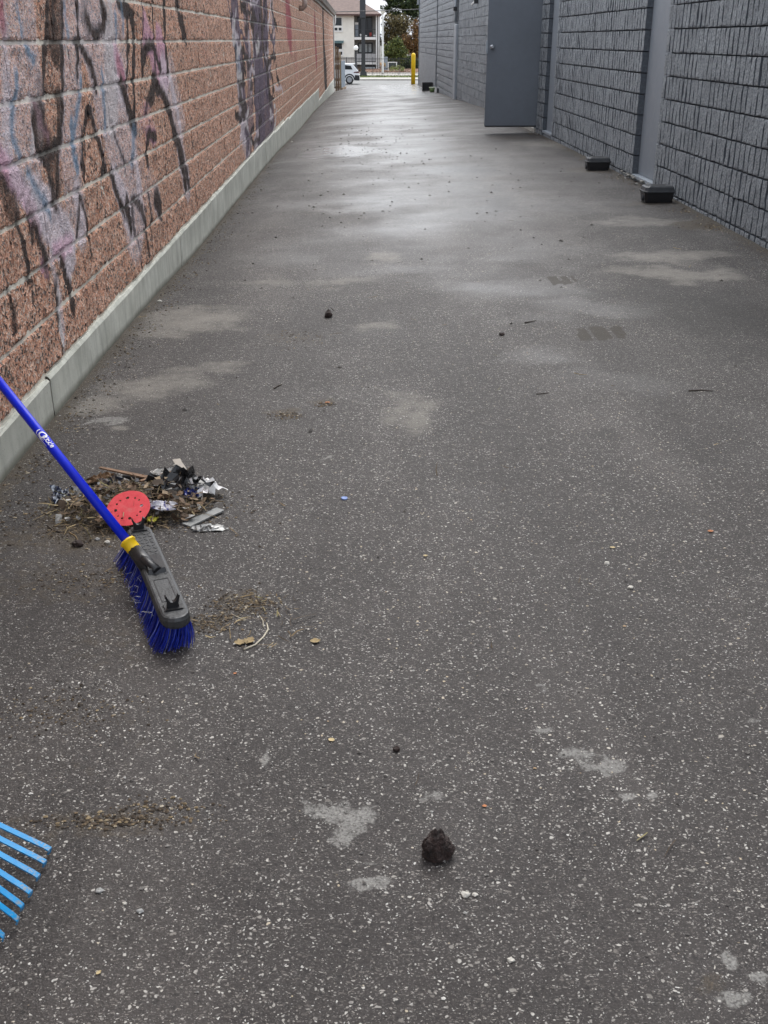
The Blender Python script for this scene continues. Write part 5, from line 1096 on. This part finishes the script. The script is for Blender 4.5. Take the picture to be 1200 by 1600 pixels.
tag(quick('grey_brick', lambda bm: (box(bm, wx - .012, wx + .10, wy - .06, wy + .06, wz, wz + .15), bevel(bm, .006)), M_CHARP), 'dark grey brick leaning right of the white carton', 'brick')

# ------------------------------------------------------------------ yellow bollard at the end of the alley
bx, by = (2.784, 57.000, -0.703)[0], 57.0; bz = gbase(bx, by); bt = (2.752, 57.000, 0.754)[2]
tag(quick('bollard', lambda bm: lathe(bm, (bx, by, bz - .05), [(.105, 0), (.105, bt - bz - .03), (.098, bt - bz + .01), (.07, bt - bz + .05), (.03, bt - bz + .07)], 20), M_YELLOW, None), 'yellow steel bollard at the far corner of the grey wall', 'bollard')

# ------------------------------------------------------------------ timber fence end and grey boards beyond the salmon wall
fx0, fy = (-1.178, 60.600, 1.069)[0], 60.6; fx1 = (-0.859, 60.600, 1.069)[0]; ft = (-1.179, 60.600, 1.008)[2]; fb = gbase(WALL_L, fy) - .1
fence = thing('timber_fence', 'pale brown timber fence end at the far corner of the salmon wall', 'fence', ((fx0 + fx1) / 2, fy, fb))
wd = (fx1 - fx0) / 3
for i in range(3):
    boxobj('board', (fx0 + i * wd + .006, fx0 + (i + 1) * wd - .006, fy + (.0 if i % 2 else .02), fy + .03 + (.0 if i % 2 else .02), fb, ft + (.05, .0, -.22)[i]), [M_WOOD, simple('brown_board', (.20, .125, .075), .8, .3, 6), simple('pale_board', (.36, .27, .17), .8, .3, 6)][i], fence)
boxobj('rail', (fx0 - .6, fx1 - .01, fy + .055, fy + .09, fb + .3, fb + .4), M_WOOD, fence); boxobj('rail', (fx0 - .6, fx1 - .01, fy + .055, fy + .09, ft - .6, ft - .5), M_WOOD, fence)
gx0 = fx1 + .02; gy0 = 61.2
gf_ = thing('grey_board_fence', 'grey blue board fence standing behind the timber fence end', 'fence', (gx0, gy0, fb))
gt = (-0.805, 62.000, 0.336)[2]; e0 = Vector((gx0 - .02, gy0, 0)); e1 = Vector((gx0 + .16, gy0 + 1.9, 0))
for i in range(6):
    a = e0.lerp(e1, i / 6); b = e0.lerp(e1, (i + .94) / 6)
    def fn(bm, a=a, b=b):
        prism(bm, [(a.x, a.y), (b.x, b.y), (b.x - .03, b.y + .004), (a.x - .03, a.y + .004)], 'z', gbase(a.x, a.y) - .15, gt)
    quick('board', fn, M_GFENCE, gf_)
quick('base_rail', lambda bm: prism(bm, [(e0.x + .06, e0.y - .25), (e1.x + .05, e1.y), (e1.x + .01, e1.y), (e0.x + .01, e0.y - .22)], 'z', gbase(e0.x, e0.y) - .15, gbase(e0.x, e0.y) + .10), M_WOOD, gf_)

# ------------------------------------------------------------------ white parked car, rear half showing past the fence
CX, CY, CZ = (0.122, 93.000, -2.012)[0], 93.4, -1.962            # rear bumper x, near side y
car = thing('parked_car', 'white compact suv with black cladding parked on the road past the fence', 'car', (CX - 2.1, CY + .9, CZ))
M_CARW = simple('white_car_paint', (.72, .73, .74), .22, .05, 2); M_TYRE = simple('tyre_rubber', (.018, .018, .019), .8, .3, 20)
def side(bm):
    prof_ = [(0.02, .50), (0.00, .78), (-.05, .98), (-.10, 1.06), (-.42, 1.42), (-.62, 1.54), (-1.3, 1.585), (-2.2, 1.56), (-2.75, 1.30), (-3.1, 1.04), (-3.95, .92), (-4.2, .76), (-4.24, .48), (-4.1, .30), (-.15, .30)]
    prism(bm, [(CX + p[0], CZ + p[1]) for p in prof_], 'y', CY + .02, CY + 1.78); bevel(bm, .05, 2)
quick('body', side, M_CARW, car)
def clad(bm):
    for wxc in (-.78, -3.4):
        pts = []
        for k in range(13):
            a = math.pi * k / 12; pts.append((CX + wxc + .46 * math.cos(a), CZ + .34 + .46 * math.sin(a)))
        inner = [(CX + wxc + .36 * math.cos(math.pi * k / 12), CZ + .34 + .36 * math.sin(math.pi * k / 12)) for k in range(12, -1, -1)]
        prism(bm, pts + inner, 'y', CY + .005, CY + .10)
    prism(bm, [(CX + .03, CZ + .28), (CX + .05, CZ + .50), (CX + .02, CZ + .68), (CX - .34, CZ + .70), (CX - .34, CZ + .28)], 'y', CY + .0, CY + 1.80)
    box(bm, CX - 2.96, CX - 1.25, CY + .004, CY + .06, CZ + .26, CZ + .46)
quick('cladding', clad, M_BLACKP, car)
boxobj('bumper', (CX - .02, CX + .075, CY + .06, CY + 1.74, CZ + .36, CZ + .55), M_CARW, car, .02)
for wxc in (-.78, -3.4):
    for yy, nm in ((CY + .02, 1), (CY + 1.58, -1)):
        wh = quick('wheel', lambda bm: tube(bm, [(CX + wxc, yy, CZ + .335), (CX + wxc, yy + .03, CZ + .335), (CX + wxc, yy + .19, CZ + .335), (CX + wxc, yy + .21, CZ + .335)], [.30, .335, .335, .30], 24), M_TYRE, car)
        quick('rim', lambda bm: tube(bm, [(CX + wxc, yy - .008, CZ + .335), (CX + wxc, yy + .02, CZ + .335)], [.20, .225], 10), M_STEEL, wh)
quick('side_window', lambda bm: prism(bm, [(CX - .52, CZ + 1.12), (CX - .66, CZ + 1.40), (CX - 1.3, CZ + 1.47), (CX - 2.2, CZ + 1.44), (CX - 2.75, CZ + 1.12)], 'y', CY + .004, CY + .05), M_GLASSD, car)
quick('rear_window', lambda bm: prism(bm, [(CX - .11, CZ + 1.10), (CX - .39, CZ + 1.40), (CX - .43, CZ + 1.37), (CX - .16, CZ + 1.07)], 'y', CY + .25, CY + 1.55), M_GLASSD, car)
quick('tail_light', lambda bm: prism(bm, [(CX + .01, CZ + .86), (CX - .01, CZ + .98), (CX - .42, CZ + .93), (CX - .40, CZ + .86)], 'y', CY - .004, CY + .3), simple('dark_red_lamp', (.08, .012, .015), .2), car)
boxobj('reflector', (CX - .02, CX + .062, CY + .02, CY + .2, CZ + .60, CZ + .68), simple('clear_reflector', (.55, .50, .50), .2), car, .01)
boxobj('spoiler', (CX - .62, CX - .30, CY + .2, CY + 1.6, CZ + 1.50, CZ + 1.56), M_CARW, car, .015)

# ------------------------------------------------------------------ street furniture
px0 = (0.590, 111.600, -1.994)[0]
pole = thing('utility_pole', 'thick black square steel pole with flared foot on the grass verge', 'pole', (px0, 111.6, -1.86))
zc = (0.573, 111.600, 3.555)[2]
def polef(bm):
    for (w0, w1, z0, z1) in ((.34, .30, -1.86, -1.45), (.20, .17, -1.45, zc - 1.2), (.17, .21, zc - 1.2, zc)):
        v = [bm.verts.new((px0 + a * w, 111.6 + b * w, z)) for z, w in ((z0, w0), (z1, w1)) for a, b in ((-1, -1), (1, -1), (1, 1), (-1, 1))]
        for k in range(4): bm.faces.new((v[k], v[(k + 1) % 4], v[4 + (k + 1) % 4], v[4 + k]))
        bm.faces.new(v[:4][::-1]); bm.faces.new(v[4:])
quick('shaft', polef, M_DARKM, pole)
boxobj('base_plate', (px0 - .42, px0 + .42, 111.2, 112.0, -1.87, -1.80), M_DARKM, pole)
boxobj('upper_casing', (px0 - .31, px0 + .25, 111.3, 111.9, zc - .3, zc + 4.2), simple('black_casing', (.030, .032, .038), .5, .2, 2), pole, .04)
gl = (-0.139, 118.000, 0.599); gzb_ = -1.87
lampo = thing('globe_lamp', 'black lamp post with a white globe in front of the apartment house', 'street lamp', (gl[0], 118, gzb_))
quick('post', lambda bm: lathe(bm, (gl[0], 118, gzb_), [(.16, 0), (.16, .5), (.10, .6), (.085, 2.0), (.10, gl[2] - gzb_ - .3), (.15, gl[2] - gzb_ - .22)], 12), M_DARKM, lampo)
quick('globe', lambda bm: (bmesh.ops.create_uvsphere(bm, u_segments=20, v_segments=12, radius=.24, matrix=Matrix.Translation((gl[0], 118, gl[2])))), simple('opal_globe', (.85, .85, .83), .3, .02), lampo, True)
wc = (2.589, 117.000, 1.494); wt = (2.590, 117.000, 4.009)[2]
wp = thing('white_lamp_column', 'slim white column with a flared cap in front of the autumn trees', 'column', (wc[0], 117, -1.87))
quick('shaft', lambda bm: lathe(bm, (wc[0], 117, -1.87), [(.12, 0), (.10, .4), (.085, wt + 1.87 - .5), (.085, wt + 1.87 - .3)], 12), M_WHITE, wp)
quick('cap', lambda bm: lathe(bm, (wc[0], 117, wt), [(.09, -.32), (.22, -.05), (.27, 0), (.27, .08), (.08, .10)], 14), M_WHITE, wp)
# picket fence along the path
pf = thing('picket_fence', 'thin dark metal picket fence along the path before the houses', 'fence', (1.5, 115.5, -1.87))
FT = (1.397, 115.500, -0.268)[2]
npk = 0
for x in np.arange(-9, 12, .165):
    o = boxobj('picket', (x - .010, x + .010, 115.49, 115.51, -1.86, FT), M_DARKM, pf) if npk == 0 else None
    if npk == 0: pk0 = o; pkx = x
    else:
        c = pk0.copy(); COL.objects.link(c); c.parent = pf; c.matrix_parent_inverse = pk0.matrix_parent_inverse.copy(); c.location = (x - pkx, 0, 0)
    npk += 1
for x in np.arange(-9, 12.1, 2.64): boxobj('post', (x - .035, x + .035, 115.46, 115.54, -1.87, FT + .04), M_DARKM, pf)
for z in (-1.72, FT - .12): boxobj('rail', (-9, 12, 115.475, 115.488, z - .022, z + .022), M_DARKM, pf)
# power line
a = Vector((-12, 100, (-2.056, 100.000, 3.624)[2] - .1)); b = Vector((14, 108, (2.417, 104.000, 4.025)[2] + .35))
tag(quick('power_line', lambda bm: tube(bm, [a.lerp(b, t / 14) + Vector((0, 0, -.5 * (1 - (t / 7 - 1) ** 2) * .5)) for t in range(15)], .035, 6), M_DARKM), 'black overhead cable crossing in front of the brown roof', 'cable')

# ------------------------------------------------------------------ apartment house
AY = 140.0
def X(px): return 1.0 * ((px - 558.0) * AY / 1807.0) + AP_OFF
AP_OFF = (0.000, 140.000, 1.376)[0]
def Zp(py): return 1.376 - (py - 62.0) * AY / 1980.0
ap = thing('apartment_house', 'cream two storey apartment house with brown hip roof and recessed balconies', 'house', (-1, AY, -1.85))
xl, xr, xb = -9.0, X(594), X(553.5)
boxobj('wall', (xl, xb, AY, AY + 12, -2.0, Zp(23)), M_CREAM, ap)
boxobj('rear_wall', (xb + .003, xr, AY + 1.7, AY + 12, -2.0, Zp(23)), simple('grey_stucco', (.30, .29, .27), .85, .15, 2), ap)
boxobj('lower_wall', (xl, xb - .05, AY - .06, AY - .004, -2.0, Zp(90)), simple('pale_lower_wall', (.50, .47, .43), .85, .1, 2), ap)
boxobj('belt_course', (xl, xb - .04, AY - .10, AY - .062, Zp(90.6), Zp(89.6)), simple('grey_belt', (.25, .24, .23), .8), ap)
boxobj('floor_slab', (xb + .003, X(587.2), AY - .08, AY + 1.69, Zp(62), Zp(58)), M_WHITE, ap)
boxobj('floor_slab', (xb + .003, X(587.2), AY - .08, AY + 1.69, Zp(101), Zp(97.5)), M_WHITE, ap)
boxobj('column', (X(587.4), X(589.4), AY - .05, AY + .15, -2.0, Zp(24)), M_WHITE, ap)
boxobj('column', (X(591), X(592.8), AY - .05, AY + .15, -2.0, Zp(24)), M_WHITE, ap)
boxobj('balcony_side', (X(589.5), X(590.9), AY + .3, AY + 1.69, -2.0, Zp(24)), simple('dark_side', (.10, .10, .10), .8), ap)
M_CURT = simple('pale_curtain', (.42, .44, .44), .8, .25, 3)
def window(name, x0, x1, z0, z1, y, fw, mat_f, mat_g, bars=()):
    f = bmesh.new(); d = .06
    for (a, b, c, e) in ((x0, x1, z1 - fw, z1), (x0, x1, z0, z0 + fw), (x0, x0 + fw, z0 + fw + .001, z1 - fw - .001), (x1 - fw, x1, z0 + fw + .001, z1 - fw - .001)): box(f, a, b, y - d, y + .02, c, e)
    for bx_ in bars: box(f, bx_ - fw * .4, bx_ + fw * .4, y - d + .005, y + .02, z0 + fw + .001, z1 - fw - .001)
    fo = link(name, mesh_from(name, f), mat_f, ap)
    boxobj('pane', (x0 + fw * .8, x1 - fw * .8, y - .012, y + .012, z0 + fw * .8, z1 - fw * .8), mat_g, fo); return fo
window('window', X(521), X(535.5), Zp(41.5), Zp(26.5), AY - .03, .10, M_WHITE, M_GLASSD)
window('window', X(521), X(536), Zp(50), Zp(41.2), AY - .04, .16, M_WHITE, M_GLASSD, (X(528.5),))
window('window', X(521), X(535.5), Zp(78), Zp(66), AY - .03, .10, M_WHITE, M_GLASSD)
window('window', X(521), X(536.5), Zp(88), Zp(78.5), AY - .04, .16, M_WHITE, M_GLASSD, (X(529),))
quick('awning', lambda bm: prism(bm, [(AY - .02, Zp(63.5)), (AY - .02, Zp(65)), (AY - .65, Zp(67.6)), (AY - .65, Zp(67))], 'x', X(520), X(537)), simple('teal_awning', (.07, .12, .125), .8), ap)
window('balcony_door', X(558.5), X(582), Zp(57.5), Zp(26.5), AY + 1.66, .10, M_DARKM, M_GLASSD, (X(566), X(574)))
window('balcony_door', X(559), X(582.5), Zp(84), Zp(66.5), AY + 1.66, .16, M_DARKM, M_CURT, (X(566.5), X(575)))
boxobj('cabinet', (X(555), X(560), AY + .9, AY + 1.4, Zp(57.8), Zp(38.5)), simple('grey_cabinet', (.24, .27, .31), .6), ap)
boxobj('cabinet_top', (X(554.8), X(560), AY + .88, AY + 1.4, Zp(38.4) + .004, Zp(37.6) + .2), M_WHITE, ap)
for i, (pxx, hgt, mt) in enumerate(((564, .35, M_WHITE), (572, .22, M_WHITE), (579, .5, simple('red_flower_pot', (.35, .05, .04), .6)), (585, .25, M_WHITE))):
    quick('flower_pot', lambda bm: lathe(bm, (X(pxx), AY + .25, Zp(58) + .003), [(.10, 0), (.15, hgt * .8), (.12, hgt)], 10), mt, ap)
def rail(z0, z1, solid):
    r = thing if False else None
    f = quick('railing', lambda bm: (box(bm, xb + .05, X(587), AY - .06, AY - .02, z1 - .06, z1), box(bm, xb + .05, X(587), AY - .06, AY - .02, z0, z0 + .06)), M_DARKM, ap)
    if solid:
        n = 5; w = (X(587) - xb - .05) / n
        for i in range(n): boxobj('panel', (xb + .05 + i * w + .02, xb + .05 + (i + 1) * w - .02, AY - .05, AY - .03, z0 + .062, z1 - .062), simple('grey_rail_panel', (.36, .36, .36), .6) if i == 0 else bpy.data.materials['grey_rail_panel'], f)
    else:
        for x in np.arange(xb + .15, X(587), .14): boxobj('baluster', (x - .008, x + .008, AY - .05, AY - .035, z0 + .06, z1 - .06), M_DARKM, f)
rail(Zp(97), Zp(83), True); rail(Zp(57.8), Zp(46), False)
boxobj('undercroft', (xb + .01, X(587), AY + .6, AY + 1.65, -1.9, Zp(101.2)), M_GLASSD, ap)
boxobj('basement_window', (X(571), X(586), AY + .4, AY + .58, Zp(112), Zp(105.5)), simple('pale_window_screen', (.50, .56, .60), .3, .25, 1.5), ap)
# hip roof with its fascia and fine courses of shingle
ev, rz_ = Zp(22.5), Zp(-9)
x0, x1, y0, y1 = -12.0, X(596), AY - .7, AY + 13
def hip(bm):
    rx1 = X(548) if False else x1 - 5.4; ry = (y0 + y1) / 2
    v = [bm.verts.new(p) for p in ((x0, y0, ev), (x1, y0, ev), (x1, y1, ev), (x0, y1, ev), (x0, ry, rz_ + 1.1), (rx1, ry, rz_ + 1.1))]
    for f in ((0, 1, 5, 4), (1, 2, 5), (2, 3, 4, 5), (3, 0, 4)): bm.faces.new([v[i] for i in f])
quick('roof', hip, M_ROOF, ap)
boxobj('fascia', (x0, x1 + .02, y0 - .03, y0 - .002, ev - .16, ev + .02), simple('brown_fascia', (.09, .05, .045), .7), ap)
boxobj('soffit', (x0, x1, y0, AY + 12, ev - .15, ev - .11), simple('brown_soffit', (.10, .065, .055), .8), ap)

# ------------------------------------------------------------------ trees, shrubs and small things in the far garden
def tree(name, label, cat, x, y, z0, h, blobs_, n, leaf_s, stops, seed, trunk_r=.18, group=None, tr=True):
    r = random.Random(seed); t = thing(name, label, cat, (x, y, z0), group)
    bm = bmesh.new(); top = z0 + h * .7
    tube(bm, [(x, y, z0 - .1), (x + .1, y, z0 + h * .25), (x - .05, y + .1, z0 + h * .5), (x + .1, y, top)], [trunk_r, trunk_r * .8, trunk_r * .55, trunk_r * .2], 8)
    for k in range(9 if tr else 0):
        b_ = blobs_[k % len(blobs_)]; s = z0 + h * r.uniform(.2, .5)
        tube(bm, [(x, y, s), ((x + b_[0]) / 2 + r.gauss(0, .3), (y + b_[1]) / 2, (s + b_[2]) / 2 + .3), (b_[0] + r.gauss(0, .4), b_[1], b_[2])], [trunk_r * .4, trunk_r * .25, .02], 5)
    link('trunk', mesh_from('trunk', bm), simple('bark_' + name, (.075, .058, .045), .9, .4, 4), t)
    V, F = [], []; tot = sum(b[3] * b[4] * b[5] for b in blobs_)
    for b in blobs_:
        for i in range(int(n * b[3] * b[4] * b[5] / tot)):
            d = Vector((r.gauss(0, 1), r.gauss(0, 1), r.gauss(0, 1))).normalized() * (r.random() ** .45)
            c = Vector((b[0] + d.x * b[3], b[1] + d.y * b[4], b[2] + d.z * b[5])) + Vector((mnoise.noise(d * 3) * .3, 0, mnoise.noise(d * 3 + Vector((5, 5, 5))) * .3))
            if mnoise.noise(c * 1.1 + Vector((seed, 0, 0))) < -.34: continue
            if c.z < z0: continue
            u = Vector((r.gauss(0, 1), r.gauss(0, 1), r.gauss(0, 1))).normalized(); w = u.cross(Vector((r.gauss(0, 1), r.gauss(0, 1), r.gauss(0, 1)))).normalized(); s = leaf_s * r.uniform(.5, 1.3); k = len(V)
            V += [c - u * s, c + w * s * .5, c + u * s, c - w * s * .5]; F.append((k, k + 1, k + 2, k + 3))
    m = NT('foliage_' + name); g = m.n('ShaderNodeNewGeometry'); c = m.ramp(g.outputs['Random Per Island'], stops); nn = m.noise(g.outputs['Position'], .9, 3)
    c = m.mix(m.mr(nn, .4, .7, 0, .5), c, tuple(q_ for q_ in stops[0][1])); m.set(base=c, rough=.75)
    link('crown', from_arrays('crown', V, F), m.m, t); return t
def at(px, py, Y_):
    return ((px - 558.0) * Y_ / 1807.0 + .0, 1.376 - (py - 62.0) * Y_ / 1980.0)
GREEN = [(0, (.012, .022, .010)), (.5, (.035, .060, .020)), (.85, (.075, .11, .030)), (1, (.16, .19, .05))]
YGREEN = [(0, (.035, .05, .014)), (.5, (.085, .115, .026)), (.85, (.15, .18, .035)), (1, (.28, .27, .06))]
ORNG = [(0, (.055, .035, .018)), (.45, (.17, .085, .030)), (.8, (.28, .14, .045)), (1, (.36, .26, .09))]
OLIVE = [(0, (.05, .04, .02)), (.5, (.12, .10, .04)), (.85, (.22, .17, .06)), (1, (.36, .30, .14))]
def bl(px, py, Y_, rx, ry, rz): x_, z_ = at(px, py, Y_); return (x_, Y_, z_, rx, ry, rz)
tree('tall_evergreen', 'tall dark green tree overtopping the autumn trees', 'tree', at(628, 0, 152)[0], 152, -1.85, 9.5, [bl(628, 2, 152, 2.2, 1.6, 1.1), bl(612, -6, 152, 1.4, 1.2, .8), bl(642, 12, 152, 1.5, 1.4, 1.1), bl(600, -10, 152, 1.3, 1, .5), bl(622, 22, 152, 1.4, 1, .5), bl(655, -5, 152, 2.0, 1.5, 1.6), bl(646, 22, 152, 1.2, 1.0, .9), bl(606, 14, 152, 1.0, .9, .5)], 11000, .17, GREEN, 3)
tree('olive_tree', 'bare looking olive brown tree behind the white column', 'tree', at(612, 0, 149)[0], 149, -1.85, 7.0, [bl(610, 38, 149, 1.2, 1.2, 1.3), bl(628, 40, 149, 1.5, 1.2, 1.4), bl(620, 62, 149, 1.6, 1.2, 1.2), bl(604, 60, 149, 1.0, 1.0, 1.2)], 8000, .13, OLIVE, 5)
tree('orange_tree', 'autumn tree with rusty orange leaves at the corner of the grey wall', 'tree', at(650, 0, 144)[0], 144, -1.85, 6.0, [bl(645, 78, 144, 1.2, 1.0, 1.7), bl(636, 68, 144, 1.0, 1.0, 1.2), bl(652, 50, 144, .9, 1.0, 1.6), bl(648, 95, 144, .9, .8, 1.0)], 9000, .12, ORNG, 7)
tree('bushy_green_tree', 'yellowish green bushy tree beside the white column', 'tree', at(618, 0, 138)[0], 138, -1.85, 4.2, [bl(616, 78, 138, 1.3, 1.0, 1.0), bl(608, 86, 138, .9, .9, .8), bl(626, 84, 138, .9, .9, 1.1), bl(620, 66, 138, .8, .8, .6)], 6500, .12, YGREEN, 11)
tree('dark_hedge_tree', 'dark green clipped shrub mass under the autumn trees', 'shrub', at(630, 0, 141)[0], 141, -1.85, 2.6, [bl(626, 100, 141, 1.9, .8, 1.1), bl(642, 104, 141, 1.1, .8, .9), bl(610, 102, 141, 1.0, .8, .9), bl(654, 104, 141, 1.0, .8, .9)], 6500, .11, GREEN, 13, .08)
tree('flowering_shrub', 'low pale yellow green shrub behind the picket fence', 'shrub', at(618, 0, 127)[0], 127, -1.85, .7, [bl(613, 108, 127, .35, .3, .28), bl(621, 107, 127, .45, .3, .32), bl(629, 109, 127, .35, .3, .25)], 900, .06, [(0, (.10, .14, .03)), (.5, (.28, .33, .08)), (1, (.55, .58, .25))], 17, .03)
tree('yellow_shrub', 'small golden yellow shrub at the foot of the white column', 'shrub', at(599, 0, 125)[0], 125, -1.85, .9, [bl(599, 106, 125, .30, .3, .48), bl(601, 110, 125, .22, .2, .25), bl(597, 103, 125, .2, .2, .25)], 800, .06, [(0, (.22, .11, .01)), (.5, (.52, .30, .02)), (1, (.75, .55, .08))], 19, .03)
tree('dark_shrub', 'dark leafy shrub at the foot of the globe lamp', 'shrub', at(557, 0, 126)[0], 126, -1.85, .9, [bl(557, 108, 126, .5, .4, .5), bl(563, 111, 126, .4, .4, .35)], 900, .07, [(0, (.03, .02, .012)), (.6, (.09, .05, .025)), (1, (.16, .14, .05))], 23, .03)
tree('brown_hedge', 'low brown autumn hedge along the garden bed', 'hedge', at(600, 0, 124.5)[0], 124.5, -1.85, .4, [bl(575, 114.5, 124.5, 1.0, .3, .16), bl(600, 114.5, 124.5, 1.0, .3, .18), bl(625, 114.5, 124.5, 1.2, .3, .16), bl(648, 114.5, 124.5, 1.2, .3, .14)], 1600, .06, [(0, (.06, .025, .015)), (.6, (.16, .07, .035)), (1, (.30, .20, .07))], 29, .02, None, False)
sgx0, sgz0 = at(606, 110, 128); sgx1, sgz1 = at(620.5, 98.5, 128)
sg = thing('framed_board', 'white framed dark board standing in the garden bed', 'sign', ((sgx0 + sgx1) / 2, 128, -1.85))
boxobj('post', (sgx0, sgx0 + .09, 127.96, 128.04, -1.86, sgz1), M_WHITE, sg); boxobj('post', (sgx1 - .09, sgx1, 127.96, 128.04, -1.86, sgz1), M_WHITE, sg)
boxobj('top_rail', (sgx0 - .02, sgx1 + .02, 127.95, 128.05, sgz1 + .002, sgz1 + .10), M_WHITE, sg); boxobj('board', (sgx0 + .092, sgx1 - .092, 127.98, 128.01, -1.5, sgz1 - .05), simple('dark_green_board', (.035, .045, .042), .6), sg)
ub = at(602.5, 100, 134); tag(boxobj('utility_box', (ub[0] - .25, ub[0] + .25, 133.8, 134.3, -1.86, at(600, 89, 134)[1]), simple('grey_utility_paint', (.26, .30, .33), .6)), 'grey blue utility box behind the white column', 'utility box')
